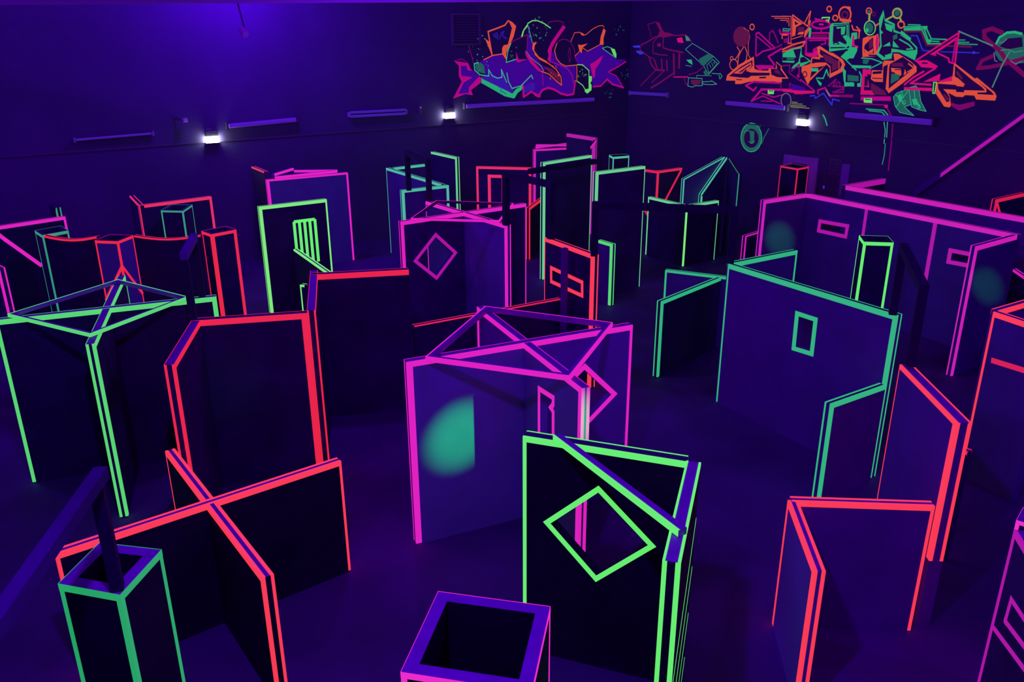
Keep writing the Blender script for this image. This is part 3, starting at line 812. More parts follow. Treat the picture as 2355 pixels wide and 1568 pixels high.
it = [
 ('F','pink',[(-5.80,4.23),(-5.40,4.17),(-5.33,4.03),(-5.02,3.81),(-5.03,3.69),(-5.33,3.52),(-5.28,3.39),(-5.50,3.43),(-5.87,3.33),(-5.60,3.73),(-5.68,3.87),(-5.67,4.11)]),
 ('F','violet',[(-5.62,4.11),(-5.45,4.11),(-5.42,4.00),(-5.23,3.98),(-5.07,3.85),(-5.39,3.59),(-5.40,3.45),(-5.71,3.44),(-5.55,3.70),(-5.28,3.83),(-5.61,3.87)]),
 ('F','violet',[(-5.17,4.16),(-4.93,4.24),(-4.68,4.35),(-4.36,4.36),(-4.25,4.16),(-3.92,4.22),(-3.57,4.23),(-3.32,4.09),(-3.05,3.89),(-3.05,3.55),(-3.32,3.62),(-3.57,3.60),(-3.74,3.58),(-4.05,3.51),(-4.44,3.59),(-4.79,3.87),(-5.11,3.97)]),
 ('F','vblue',[(-4.99,3.84),(-4.79,3.89),(-4.58,3.79),(-4.35,3.79),(-4.22,3.62),(-4.07,3.51),(-3.96,3.51),(-4.06,3.40),(-4.51,3.53),(-4.99,3.76)]),
 ('F','vblue',[(-3.72,3.56),(-3.42,3.64),(-3.05,3.55),(-2.90,3.53),(-2.90,3.47),(-3.13,3.39),(-3.45,3.42),(-3.70,3.35)]),
 ('F','violet',[(-3.57,5.04),(-3.44,4.66),(-3.38,4.36),(-3.13,4.09),(-2.94,3.96),(-3.05,3.92),(-3.32,4.14),(-3.62,4.43),(-3.55,4.79)]),
 ('F','violet',[(-3.34,3.92),(-3.11,3.89),(-2.75,3.70),(-2.43,3.51),(-2.42,3.74),(-2.56,3.95),(-2.76,4.12),(-2.86,4.15),(-2.78,4.34),(-2.69,4.43),(-2.62,4.22),(-2.48,4.07),(-2.30,4.01),(-1.96,4.03),(-1.95,3.62),(-2.03,3.48),(-2.07,3.30),(-2.27,3.28),(-2.59,3.35),(-2.87,3.51),(-3.08,3.42),(-3.22,3.29),(-3.33,3.35)]),
 ('F','violet',[(-2.01,4.27),(-1.85,4.39),(-1.56,4.38),(-1.14,4.54),(-0.99,4.53),(-1.01,4.44),(-0.72,4.31),(-0.52,4.16),(-0.15,4.14),(-0.45,3.99),(-0.81,3.83),(-0.48,3.71),(-0.20,3.36),(-0.62,3.49),(-0.80,3.66),(-1.01,3.54),(-1.32,3.44),(-1.42,3.74),(-1.47,3.88),(-1.66,4.02),(-1.90,4.07),(-1.99,4.20)]),
 ('F','green',[(-5.01,3.82),(-4.99,3.78),(-4.06,3.38),(-3.94,3.49),(-3.72,3.57),(-3.76,3.46),(-3.89,3.39),(-4.00,3.25),(-4.30,3.32),(-5.02,3.68)]),
 ('F','greend',[(-5.17,4.15),(-5.03,4.17),(-4.93,4.10),(-4.90,3.90),(-5.11,3.95),(-5.19,4.05)]),
 ('S','teal',3,[(-5.10,4.18),(-5.22,4.15),(-5.21,4.00),(-5.06,3.88),(-4.79,3.84),(-4.79,4.00),(-4.69,3.85),(-4.53,3.78),(-4.38,3.80),(-4.40,3.99),(-4.24,3.67)]),
 ('S','teal',3,[(-4.23,3.90),(-4.18,3.68),(-4.07,3.51),(-3.79,3.56),(-3.45,3.82),(-3.40,3.73)]),
 ('S','orange',3,[(-4.93,4.24),(-4.66,4.34),(-4.37,4.37)]),
 ('S','orange',4,[(-4.68,4.35),(-4.79,4.91),(-4.51,4.99),(-4.28,5.06),(-4.17,5.17)]),
 ('F','orange',[(-4.17,5.18),(-4.06,5.14),(-3.93,5.04),(-4.01,4.79),(-4.14,4.57),(-4.21,4.45),(-4.25,4.37),(-4.23,4.20),(-4.37,4.37),(-4.37,4.51),(-4.32,4.58),(-4.19,4.60),(-4.06,4.99),(-4.12,5.09)]),
 ('F','orange',[(-4.88,4.74),(-4.79,4.69),(-4.74,4.66),(-4.66,4.35),(-4.71,4.39)]),
 ('S','blued',3,[(-4.63,4.82),(-4.53,4.88),(-4.49,4.80),(-4.60,4.80),(-4.48,4.73)]),
 ('S','blued',3,[(-4.44,4.74),(-4.39,4.88),(-4.30,4.92),(-4.37,4.82),(-4.23,4.74),(-4.32,4.77)]),
 ('S','blued',2,[(-4.56,3.71),(-4.38,3.69),(-4.49,3.55),(-4.27,3.71),(-4.44,3.47),(-4.26,3.38)]),
 ('F','lime',[(-3.78,4.78),(-3.72,4.93),(-3.57,5.10),(-3.57,5.03),(-3.68,4.93),(-3.73,4.78)]),
 ('S','lime',3,[(-3.57,5.10),(-3.42,5.17),(-3.25,5.17),(-3.04,5.10),(-2.83,4.99)]),
 ('S','teal',2,[(-3.57,5.09),(-3.42,4.64)]),
 ('S','pinkd',2,[(-5.37,4.58),(-5.24,4.17)]),
 ('S','pinkd',2,[(-5.80,4.23),(-5.58,4.28),(-5.40,4.17)]),
 ('S','pinkd',2.5,[(-4.10,4.62),(-4.03,4.68),(-3.57,4.83),(-3.59,4.47)]),
 ('F','pink',[(-3.94,4.41),(-3.85,4.22),(-3.57,4.23),(-3.87,4.15),(-3.92,4.16)]),
 ('S','teal',2.5,[(-4.10,4.62),(-4.19,4.45),(-4.25,4.16),(-3.94,4.23)]),
 ('F','pink',[(-3.66,4.43),(-3.51,4.29),(-3.36,4.15),(-3.13,3.94),(-3.05,3.89),(-3.21,3.91),(-3.47,4.12),(-3.62,4.30)]),
 ('S','grey',2,[(-3.62,4.43),(-3.47,4.26),(-3.13,4.04),(-3.05,3.92)]),
 ('F','orange',[(-3.41,4.63),(-3.27,4.64),(-3.34,4.56),(-3.36,4.44),(-3.21,4.28),(-2.94,4.16),(-2.91,4.11),(-3.04,4.16),(-3.29,4.30),(-3.42,4.47)]),
 ('F','pink',[(-2.42,5.06),(-2.32,5.01),(-2.50,4.82),(-2.63,4.68),(-2.76,4.51),(-2.80,4.34),(-2.82,4.15),(-2.92,4.19),(-2.88,4.32),(-2.92,4.43),(-2.80,4.64),(-2.61,4.85)]),
 ('S','pinkd',2,[(-2.94,5.07),(-2.87,5.14),(-2.58,5.17),(-2.41,5.13),(-2.42,5.06)]),
 ('S','pinkd',2,[(-2.59,4.64),(-2.44,4.71),(-2.26,4.69),(-2.12,4.60),(-2.01,4.42),(-1.99,4.24),(-1.88,4.13)]),
 ('S','pinkd',1.5,[(-2.19,4.50),(-2.23,4.33),(-2.17,4.12),(-2.13,4.24),(-2.17,4.48)]),
 ('S','pink',6,[(-3.72,3.57),(-3.70,3.28),(-3.45,3.40),(-3.16,3.27)]),
 ('S','pink',6,[(-3.33,3.32),(-3.22,3.27),(-3.08,3.43),(-2.89,3.48),(-2.69,3.43),(-2.45,3.31),(-2.23,3.26),(-2.02,3.28),(-1.97,3.57)]),
 ('S','pink',2.5,[(-2.03,3.57),(-2.08,3.79),(-2.24,3.95),(-2.48,4.04),(-2.70,4.11),(-2.86,4.15)]),
 ('S','pink',2,[(-3.09,3.88),(-3.06,3.55)]),
 ('F','pink',[(-1.45,4.05),(-1.25,4.13),(-1.00,4.28),(-1.08,4.11),(-1.26,3.92),(-1.27,3.73),(-1.33,3.66)]),
 ('S','pink',5,[(-1.32,3.45),(-1.05,3.46),(-0.82,3.63),(-0.62,3.49),(-0.20,3.38)]),
 ('S','pink',4,[(-0.15,4.09),(-0.43,3.96),(-0.77,3.83)]),
 ('S','pink',2.5,[(-0.77,3.81),(-0.48,3.71),(-0.20,3.38)]),
 ('S','orange',3,[(-3.34,4.35),(-3.18,4.22),(-2.88,4.10),(-2.62,3.94),(-2.46,3.74),(-2.44,3.53),(-2.65,3.67),(-2.87,3.83),(-3.12,3.91)]),
 ('S','grey',2,[(-3.34,4.17),(-3.15,4.06),(-3.05,3.92)]),
 ('F','maroon',[(-3.05,4.04),(-2.76,3.96),(-2.52,3.77),(-2.47,3.59),(-2.70,3.75),(-2.97,3.96)]),
 ('S','orange',2.5,[(-2.61,4.61),(-2.69,4.43),(-2.62,4.22),(-2.48,4.09),(-2.30,4.02),(-1.92,4.04),(-1.91,3.62),(-1.99,3.62)]),
 ('S','lime',2.5,[(-1.90,4.05),(-1.72,4.04),(-1.49,3.88),(-1.47,3.40),(-1.59,3.36),(-1.70,3.50),(-1.89,3.61)]),
 ('F','lime',[(-1.47,3.74),(-1.38,3.73),(-1.38,3.61),(-1.43,3.55),(-1.38,3.49),(-1.38,3.36),(-1.53,3.27),(-1.63,3.34),(-1.59,3.39),(-1.48,3.40)]),
 ('S','orange',2,[(-2.14,4.65),(-2.02,4.87),(-1.84,4.88),(-1.72,4.80),(-1.62,4.82),(-1.38,4.97),(-1.18,5.04),(-1.05,5.05),(-0.99,5.01)]),
 ('F','orange',[(-1.01,4.98),(-0.93,4.92),(-1.00,4.72),(-0.99,4.55),(-1.13,4.55),(-1.10,4.77)]),
 ('F','orange',[(-1.89,4.57),(-1.79,4.55),(-1.55,4.59),(-1.73,4.49),(-1.77,4.34),(-1.85,4.42)]),
 ('S','orange',2,[(-1.99,4.27),(-1.83,4.40)]),
 ('S','orange',2,[(-1.75,4.49),(-1.56,4.39),(-1.14,4.55)]),
 ('F','orange',[(-1.84,4.88),(-1.72,4.85),(-1.68,4.79),(-1.78,4.81)]),
 ('S','teal',2,[(-0.69,4.46),(-0.86,4.50),(-1.03,4.46),(-0.53,4.20)]),
 ('F','lime',[(-0.73,4.46),(-0.58,4.43),(-0.51,4.30),(-0.51,4.19),(-0.62,4.28)]),
]
it += flecks('fleck', [(-5.09,4.52)][0], .32, 14, 1) + flecks('fleck', [(-5.00,4.10)][0], .2, 10, 2) + flecks('fleck', [(-3.25,4.94)][0], .32, 26, 3)
it += flecks('fleck', [(-1.75,3.86)][0], .2, 16, 4) + flecks('orange', [(-2.70,3.84)][0], .2, 14, 5) + flecks('greend', [(-4.08,4.42)][0], .2, 10, 6)
it += flecks('greend', [(-0.43,4.87)][0], .2, 8, 7) + flecks('greend', [(-0.13,3.68)][0], .2, 8, 8) + flecks('greend', [(-0.68,3.26)][0], .2, 8, 9)
mural('cartoon graffiti lettering in orange, pink and green high on the left wall', 'L', it)

it = [
 ('F','dimred',[(0.99,5.12),(1.14,5.10),(1.30,4.89),(1.71,4.78),(1.35,4.73),(1.10,4.77),(1.17,4.91)]),
 ('S','dimred',2,[(1.14,5.10),(0.99,5.13),(0.68,5.07),(0.86,4.74)]),
 ('S','dimred',4,[(0.45,4.54),(0.66,4.60),(1.02,4.75),(1.31,4.77)]),
 ('S','dimred',3,[(1.46,4.85),(1.77,4.78),(2.15,4.80),(2.38,4.62)]),
 ('S','dimred',3,[(0.45,4.54),(0.41,4.41),(0.79,4.23),(0.96,4.19)]),
 ('S','dimred',4,[(1.31,4.77),(1.33,4.47),(1.58,4.42),(2.10,4.36)]),
 ('S','dimred',5,[(0.79,4.22),(0.91,4.02),(1.09,3.89),(1.42,3.89)]),
 ('S','dimred',3,[(1.08,4.74),(0.93,4.60),(0.95,4.33),(1.22,4.29),(1.51,4.28)]),
 ('S','dimred',5,[(1.01,4.16),(1.17,3.89)]),
 ('S','dimred',5,[(1.30,4.17),(1.34,3.90)]),
 ('S','dimred',5,[(1.50,4.15),(1.54,3.89)]),
 ('S','dimred',7,[(1.75,4.31),(1.81,3.80)]),
 ('S','dimred',7,[(1.96,4.33),(1.98,3.97)]),
 ('S','dimred',3,[(1.09,3.89),(0.79,3.66),(0.52,3.45)]),
 ('S','dimred',3,[(1.44,3.89),(0.95,3.55)]),
 ('S','dimred',5,[(1.79,3.83),(1.28,3.56),(0.94,3.41)]),
 ('S','redpink',3,[(1.80,3.73),(2.33,3.75)]),
 ('S','dimred',3,[(2.21,3.71),(2.25,3.58),(2.35,3.54)]),
 ('S','dimred',3,[(2.36,3.81),(2.62,3.87),(2.85,4.01)]),
 ('F','dimred',[(1.08,4.58),(1.24,4.59),(1.25,4.50),(1.12,4.49)]),
 ('F','redpink',[(1.83,4.71),(2.02,4.74),(2.09,4.60),(1.88,4.61)]),
 ('F','fleck',[(2.13,4.79),(2.25,4.75),(2.34,4.65),(2.18,4.65)]),
 ('C','teal',1.3,[(2.17,4.44),(2.41,4.59),(3.18,4.28),(2.86,4.05)]),
 ('S','teal',1.3,[(3.18,4.28),(3.39,4.14),(3.05,3.83),(2.86,4.05)]),
 ('C','teal',1.2,[(2.97,4.06),(3.16,4.21),(3.33,4.11),(3.06,3.87)]),
 ('S','teal',1,[(3.06,4.08),(3.12,4.00)]), ('S','teal',1,[(3.13,4.13),(3.19,4.04)]), ('S','teal',1,[(3.20,4.16),(3.24,4.09)]),
 ('F','greend',[(2.68,4.21),(2.98,4.34),(3.17,4.27),(2.88,4.05),(2.77,4.06)]),
 ('F','greend',[(2.86,3.90),(2.95,3.94),(3.02,3.80),(2.94,3.81)]),
 ('C','teal',1.5,[(2.35,3.73),(2.84,3.73),(2.86,3.55),(2.61,3.54),(2.52,3.50),(2.35,3.52)]),
 ('F','maroon',[(2.45,3.69),(2.81,3.69),(2.78,3.59),(2.56,3.55),(2.46,3.59)]),
 ('C','teal',1.5,[(2.87,3.65),(3.16,3.67),(3.17,3.69),(3.36,3.61),(3.17,3.59),(2.87,3.59)]),
 ('S','teal',1.5,[(3.17,3.87),(3.41,3.86),(3.44,3.88),(3.52,3.81),(3.45,3.74),(3.41,3.83)]),
 ('S','teal',1,[(2.65,3.74),(2.64,3.80),(3.16,3.81)]),
 ('F','green',[(2.23,4.18),(2.42,4.19),(2.47,4.06),(2.33,4.11)]),
 ('S','teal',1.2,[(2.22,4.04),(2.43,4.02)]),
 ('F','blue',[(0.10,4.51),(0.40,4.53),(0.41,4.46),(0.14,4.47)]), ('F','blue',[(0.26,4.39),(0.46,4.38),(0.59,4.31),(0.42,4.28),(0.26,4.35)]),
]
mural('dim red and green painted rocket ship high on the right wall near the room corner', 'R', it)

it = [
 ('F','maroon',[(4.279,4.753),(4.271,4.669),(4.228,4.597),(4.156,4.548),(4.065,4.530),(3.970,4.547),(3.885,4.595),(3.824,4.667),(3.795,4.753),(3.804,4.839),(3.849,4.911),(3.923,4.959),(4.013,4.975),(4.107,4.957),(4.190,4.909),(4.251,4.837)]), ('S','orange',2,[(4.09,4.95),(4.24,4.89),(4.30,4.75),(4.27,4.57),(4.31,4.33),(4.38,4.26)]),
 ('C','maroon',2,[(4.289,4.753),(4.280,4.667),(4.235,4.593),(4.160,4.544),(4.066,4.526),(3.967,4.542),(3.878,4.591),(3.814,4.666),(3.784,4.753),(3.794,4.841),(3.841,4.914),(3.918,4.963),(4.013,4.979),(4.111,4.961),(4.197,4.912),(4.260,4.839)]),
 ('C','orange',3,[(4.410,4.971),(4.408,4.947),(4.396,4.927),(4.377,4.913),(4.352,4.909),(4.327,4.914),(4.304,4.927),(4.287,4.948),(4.279,4.972),(4.281,4.997),(4.293,5.017),(4.313,5.030),(4.337,5.035),(4.363,5.030),(4.385,5.016),(4.402,4.995)]), ('C','orange',2.5,[(3.998,4.101),(3.994,4.053),(3.971,4.012),(3.932,3.983),(3.884,3.972),(3.833,3.980),(3.788,4.006),(3.755,4.047),(3.740,4.095),(3.744,4.143),(3.768,4.185),(3.807,4.213),(3.855,4.224),(3.906,4.215),(3.951,4.189),(3.983,4.149)]), ('C','orange',2,[(3.827,4.247),(3.826,4.230),(3.818,4.215),(3.805,4.206),(3.789,4.202),(3.772,4.205),(3.757,4.214),(3.746,4.228),(3.741,4.245),(3.742,4.262),(3.750,4.276),(3.763,4.286),(3.779,4.290),(3.796,4.287),(3.811,4.278),(3.822,4.264)]),
 ('S','orange',2.5,[(3.93,4.52),(4.03,4.41),(3.96,4.29),(3.90,4.22)]), ('S','orange',2.5,[(4.14,4.52),(4.07,4.43),(4.00,4.29),(4.00,4.12)]),
 ('S','orange',2.5,[(4.18,4.52),(4.26,4.39),(4.26,4.23),(4.13,4.07)]),
 ('S','pink',4,[(4.54,4.33),(4.49,4.83),(4.57,4.84),(5.09,4.50),(4.73,4.42),(4.56,4.31)]),
 ('S','pink',3,[(4.54,4.75),(4.97,4.50)]), ('S','pinkd',4,[(5.09,4.50),(5.28,4.58)]), ('S','pink',5,[(5.29,4.49),(4.92,4.31),(5.12,4.13)]),
 ('F','pink',[(4.54,4.10),(4.75,3.92),(4.76,4.01),(5.13,4.04),(5.10,4.11),(4.79,4.11)]), ('S','pinkd',4,[(4.91,4.66),(4.89,4.84),(4.98,4.89),(5.17,4.62)]),
 ('S','pink',4,[(5.17,4.91),(5.21,4.81),(5.51,4.82)]), ('F','pinkd',[(5.31,4.71),(5.45,4.72),(5.44,4.62),(5.33,4.62)]),
 ('F','orange',[(3.66,3.71),(3.68,3.84),(4.04,4.10),(4.48,4.30),(4.53,4.02),(4.68,3.98),(4.96,3.99),(4.96,4.03),(5.17,4.05),(5.17,4.20),(5.34,4.10),(5.35,4.04),(5.57,3.83),(5.38,3.82),(5.39,3.73),(4.80,3.71),(4.44,3.72),(4.16,3.65),(3.97,3.64),(3.96,3.72)]),
 ('F','dark',[(3.74,3.82),(4.11,4.06),(4.45,4.22),(4.47,4.08),(4.33,3.95),(4.44,3.93),(5.01,3.94),(5.01,3.88),(4.45,3.85),(4.37,3.80),(4.10,3.80)]),
 ('F','dark',[(5.03,4.03),(5.21,4.04),(5.17,4.18),(5.32,4.09),(5.31,4.03),(5.51,3.85),(5.24,3.85),(5.06,3.90)]),
 ('F','orange',[(3.89,3.89),(4.03,3.98),(4.41,4.17),(4.44,4.08),(4.31,3.94),(4.28,4.01),(4.15,3.89)]),
 ('F','maroon',[(4.02,3.91),(4.40,4.13),(4.40,4.08),(4.26,4.01),(4.15,3.92)]), ('F','maroon',[(5.14,4.01),(5.23,4.03),(5.37,3.90),(5.16,3.95)]),
 ('S','dark',2.5,[(4.00,3.75),(4.17,3.75)]), ('S','dark',2.5,[(4.91,3.73),(5.19,3.74)]), ('S','dark',4,[(4.72,3.82),(4.90,3.83)]),
 ('S','pink',5,[(5.35,3.72),(4.55,3.72),(4.31,3.62),(4.57,3.51),(4.64,3.59)]), ('S','pink',6,[(4.54,3.26),(4.81,3.55),(5.68,3.58)]),
 ('S','pink',3,[(4.54,3.26),(4.87,3.40),(5.41,3.25)]), ('S','pink',3,[(4.83,3.46),(5.20,3.39),(5.46,3.46)]), ('S','pinkd',3,[(5.35,3.73),(5.39,3.60)]),
 ('S','pink',2,[(4.83,3.28),(5.17,3.29)]),
 ('F','lime',[(5.00,3.55),(5.19,3.55),(5.19,3.46),(5.01,3.45)]), ('S','dark',2,[(5.04,3.53),(5.16,3.53)]),
 ('C','grey',2,[(5.707,3.347),(5.705,3.286),(5.681,3.233),(5.639,3.196),(5.586,3.180),(5.529,3.189),(5.478,3.221),(5.440,3.270),(5.421,3.331),(5.424,3.392),(5.448,3.445),(5.490,3.482),(5.544,3.497),(5.600,3.488),(5.651,3.456),(5.688,3.407)]),
 ('S','orange',2,[(4.90,5.20),(5.45,5.19)]), ('S','orange',2,[(4.99,5.16),(5.40,5.15),(5.43,4.98)]), ('S','orange',2,[(5.17,5.11),(5.36,5.11),(5.37,5.06)]),
 ('C','green',2,[(5.27,4.93),(5.46,4.92),(5.45,4.88),(5.27,4.89)]), ('S','orange',3,[(5.27,4.71),(5.26,4.80),(5.44,4.80),(5.46,4.61),(5.55,4.61)]),
 ('S','orange',4,[(5.32,4.47),(5.59,4.58),(5.92,4.65),(5.87,4.55),(5.32,4.42)]), ('F','maroon',[(5.43,4.50),(5.68,4.58),(5.65,4.53),(5.43,4.45)]),
 ('S','orange',2,[(5.22,5.20),(5.46,5.19),(5.53,4.64)]), ('S','orange',3,[(5.56,4.76),(5.50,5.22),(5.95,4.97),(5.98,5.29),(5.85,5.04)]),
 ('F','orange',[(5.52,5.16),(5.80,5.03),(5.63,4.96),(5.63,4.77),(5.56,4.77)]), ('F','dark',[(5.57,5.09),(5.69,5.03),(5.60,5.00)]),
 ('F','maroon',[(5.68,4.96),(5.86,4.96),(5.86,4.87),(5.68,4.86)]),
 ('F','orange',[(5.73,4.85),(5.86,4.86),(5.85,4.80),(5.68,4.80)]), ('F','orange',[(5.88,4.87),(5.99,4.97),(5.97,5.10),(6.01,5.10),(6.00,4.90),(5.93,4.77),(5.88,4.72)]),
 ('S','orange',2,[(5.55,4.70),(5.83,4.77)]), ('F','green',[(5.99,4.94),(6.05,4.94),(6.06,4.73),(6.00,4.73)]), ('F','orange',[(5.27,4.82),(5.40,4.81),(5.39,4.77),(5.28,4.78)]),
 ('S','pink',3,[(5.26,4.86),(5.44,4.85),(5.45,4.59)]),
 ('F','green',[(5.33,4.38),(5.56,4.48),(5.83,4.53),(5.87,4.36),(6.15,4.23),(5.89,4.11),(5.62,4.05),(5.71,4.18),(5.35,4.19)]),
 ('F','dark',[(5.34,4.30),(5.72,4.30),(5.71,4.23),(5.35,4.22)]), ('F','dark',[(5.62,4.47),(5.84,4.50),(5.80,4.21),(5.65,4.11),(5.72,4.30)]), ('F','dark',[(5.82,4.30),(5.94,4.32),(6.09,4.23),(5.86,4.18)]),
 ('F','green',[(5.47,4.35),(5.57,4.41),(5.58,4.35)]), ('S','green',2,[(5.83,4.18),(5.84,4.50)]), ('F','greend',[(5.46,4.29),(5.68,4.29),(5.67,4.25),(5.46,4.24)]),
 ('C','pink',5,[(6.534,5.001),(6.520,4.971),(6.472,4.945),(6.396,4.928),(6.304,4.923),(6.209,4.930),(6.126,4.948),(6.069,4.975),(6.045,5.006),(6.060,5.037),(6.110,5.063),(6.187,5.079),(6.280,5.084),(6.374,5.077),(6.455,5.058),(6.511,5.032)]), ('F','pink',[(6.10,5.15),(6.25,5.12),(6.46,5.06),(6.15,5.07)]), ('F','redpink',[(6.369,5.010),(6.365,5.002),(6.351,4.996),(6.329,4.992),(6.303,4.991),(6.276,4.993),(6.252,4.997),(6.236,5.004),(6.230,5.011),(6.234,5.019),(6.248,5.025),(6.271,5.029),(6.297,5.030),(6.324,5.028),(6.347,5.024),(6.363,5.017)]),
 ('S','pink',4,[(6.06,4.83),(6.53,4.83),(6.56,4.57)]), ('S','pink',5,[(6.53,4.72),(5.94,4.72),(5.98,4.39),(6.18,4.39),(6.18,4.48),(6.30,4.53)]), ('S','pink',3,[(6.31,4.92),(6.33,4.83)]),
 ('S','pink',3,[(6.03,4.67),(6.45,4.68),(6.48,4.61),(6.36,4.59)]), ('F','redpink',[(5.93,4.37),(6.18,4.39),(6.19,4.46),(6.31,4.48),(6.29,4.32),(6.08,4.32)]),
 ('F','maroon',[(6.08,4.80),(6.49,4.80),(6.48,4.75),(6.09,4.75)]),
 ('F','orange',[(6.26,4.53),(6.33,4.56),(6.59,4.43),(6.70,4.41),(6.96,4.28),(7.04,4.18),(6.99,4.03),(6.68,3.88),(6.66,4.10),(6.56,4.17),(6.17,3.80),(6.13,3.71),(6.11,3.74),(6.13,4.19),(5.91,4.00),(5.91,4.11),(6.14,4.16),(6.14,4.31),(6.33,4.32)]),
 ('F','dark',[(6.34,4.49),(6.60,4.38),(6.87,4.28),(6.96,4.18),(6.92,4.08),(6.70,3.98),(6.67,4.13),(6.54,4.21),(6.38,4.20),(6.17,4.18),(6.17,4.29),(6.37,4.27),(6.35,4.45)]),
 ('F','maroon',[(6.42,4.40),(6.64,4.34),(6.86,4.23),(6.87,4.10),(6.72,4.02),(6.70,4.18),(6.52,4.24)]), ('F','dark',[(6.19,4.08),(6.53,4.14),(6.34,4.01),(6.17,3.86)]),
 ('F','orange',[(6.35,4.39),(6.47,4.32),(6.37,4.31)]), ('S','orange',2,[(6.26,4.19),(6.45,4.20),(6.45,4.16)]), ('S','orange',2,[(6.87,4.26),(6.90,4.08)]),
 ('F','green',[(6.17,4.08),(6.36,4.09),(6.36,4.01),(6.17,4.01)]), ('S','dark',2,[(6.19,4.09),(6.35,4.09)]),
 ('C','orange',2.5,[(5.91,4.10),(6.10,4.15),(6.08,4.10),(5.95,4.07)]), ('C','maroon',3,[(6.070,3.942),(6.069,3.920),(6.060,3.901),(6.044,3.887),(6.024,3.882),(6.003,3.886),(5.983,3.898),(5.968,3.917),(5.961,3.939),(5.962,3.961),(5.971,3.980),(5.987,3.993),(6.008,3.999),(6.029,3.995),(6.049,3.983),(6.063,3.964)]),
 ('S','lime',3,[(6.30,5.13),(6.31,5.15),(6.49,5.15),(6.48,5.06)]), ('F','ochre',[(6.39,5.11),(6.47,5.11),(6.48,5.06),(6.43,5.07)]),
 ('C','orange',4,[(7.020,5.203),(7.018,5.147),(6.993,5.100),(6.950,5.068),(6.895,5.058),(6.836,5.070),(6.783,5.103),(6.743,5.152),(6.722,5.209),(6.725,5.266),(6.750,5.313),(6.794,5.344),(6.850,5.354),(6.908,5.341),(6.961,5.308),(7.000,5.260)]), ('C','maroon',4,[(6.949,5.191),(6.947,5.166),(6.934,5.144),(6.912,5.130),(6.885,5.125),(6.855,5.131),(6.829,5.146),(6.809,5.168),(6.800,5.194),(6.801,5.220),(6.814,5.241),(6.836,5.255),(6.864,5.260),(6.893,5.254),(6.920,5.239),(6.939,5.217)]), ('C','orange',3,[(6.518,5.322),(6.517,5.301),(6.507,5.284),(6.490,5.272),(6.469,5.269),(6.446,5.273),(6.425,5.286),(6.410,5.304),(6.402,5.325),(6.403,5.346),(6.413,5.363),(6.431,5.374),(6.452,5.378),(6.475,5.373),(6.496,5.361),(6.511,5.343)]), ('C','orange',3,[(6.702,5.135),(6.700,5.114),(6.690,5.097),(6.672,5.085),(6.649,5.082),(6.625,5.086),(6.604,5.098),(6.588,5.116),(6.580,5.137),(6.582,5.158),(6.592,5.175),(6.610,5.187),(6.633,5.191),(6.657,5.186),(6.678,5.174),(6.694,5.156)]),
 ('F','orange',[(6.91,5.37),(6.99,5.35),(7.00,5.28),(6.93,5.31)]), ('S','orange',6,[(6.78,5.10),(7.03,5.07)]),
 ('F','green',[(6.57,5.03),(7.00,5.04),(7.05,4.76),(7.15,4.60),(7.02,4.54),(6.99,4.49),(6.59,4.44),(6.53,4.95)]),
 ('F','dark',[(6.62,4.97),(6.95,4.99),(6.98,4.79),(6.88,4.76),(7.00,4.65),(7.01,4.60),(6.67,4.59)]), ('F','green',[(6.69,4.95),(6.93,4.96),(6.93,4.80),(6.85,4.79)]),
 ('F','dark',[(6.73,4.91),(6.82,4.93),(6.86,4.65),(6.95,4.57),(6.84,4.59),(6.76,4.70),(6.65,4.65),(6.63,4.87)]), ('S','dark',2,[(6.63,5.00),(6.99,5.01),(7.02,4.76)]),
 ('S','green',2,[(6.70,4.61),(6.77,4.61)]), ('S','dark',3,[(6.62,4.52),(6.97,4.53)]),
 ('F','green',[(6.78,4.64),(6.92,4.54),(6.98,4.54),(6.96,4.60),(6.83,4.65)]),
 ('S','green',3,[(6.34,3.87),(6.52,3.87),(6.58,4.06),(6.65,3.93)]), ('F','green',[(6.33,3.86),(6.50,3.76),(6.48,3.70),(6.42,3.74)]),
 ('S','pink',4,[(6.43,3.53),(6.42,3.61),(6.60,3.67),(6.77,3.48)]), ('S','pink',5,[(6.77,3.51),(7.32,3.52)]), ('S','pinkd',4,[(6.68,3.71),(6.85,3.86),(6.80,3.71),(7.08,3.71),(7.08,3.60),(6.81,3.58),(7.05,3.67)]),
 ('C','pinkd',3,[(6.973,3.761),(6.972,3.744),(6.964,3.729),(6.950,3.718),(6.933,3.714),(6.914,3.717),(6.897,3.726),(6.885,3.740),(6.878,3.757),(6.879,3.775),(6.888,3.790),(6.901,3.800),(6.919,3.804),(6.938,3.802),(6.955,3.792),(6.967,3.778)]), ('F','grey',[(6.61,3.63),(6.64,3.63),(6.77,3.51),(6.73,3.49)]),
 ('S','pinkd',3,[(5.36,4.11),(5.57,4.13),(5.57,3.96),(5.92,3.78)]), ('S','pinkd',4,[(5.63,4.00),(5.83,4.15),(5.86,3.88)]),
 ('F','pink',[(5.79,3.89),(5.84,3.96),(5.87,3.85)]), ('S','pinkd',3,[(5.64,3.61),(5.62,3.73),(5.83,3.61)]), ('F','violet',[(5.66,3.72),(6.07,3.65),(6.06,3.59),(5.70,3.59)]),
 ('S','pink',3,[(5.91,3.82),(6.31,3.60),(6.33,3.57)]), ('F','redpink',[(5.43,3.58),(5.78,3.58),(5.97,3.58),(6.33,3.59),(6.34,3.54),(5.98,3.50),(5.79,3.49),(5.77,3.52),(5.44,3.53)]),
 ('S','blue',3,[(6.22,3.47),(6.34,3.49),(6.37,3.43),(6.57,3.55),(6.83,3.31),(6.83,3.44),(7.01,3.41)]),
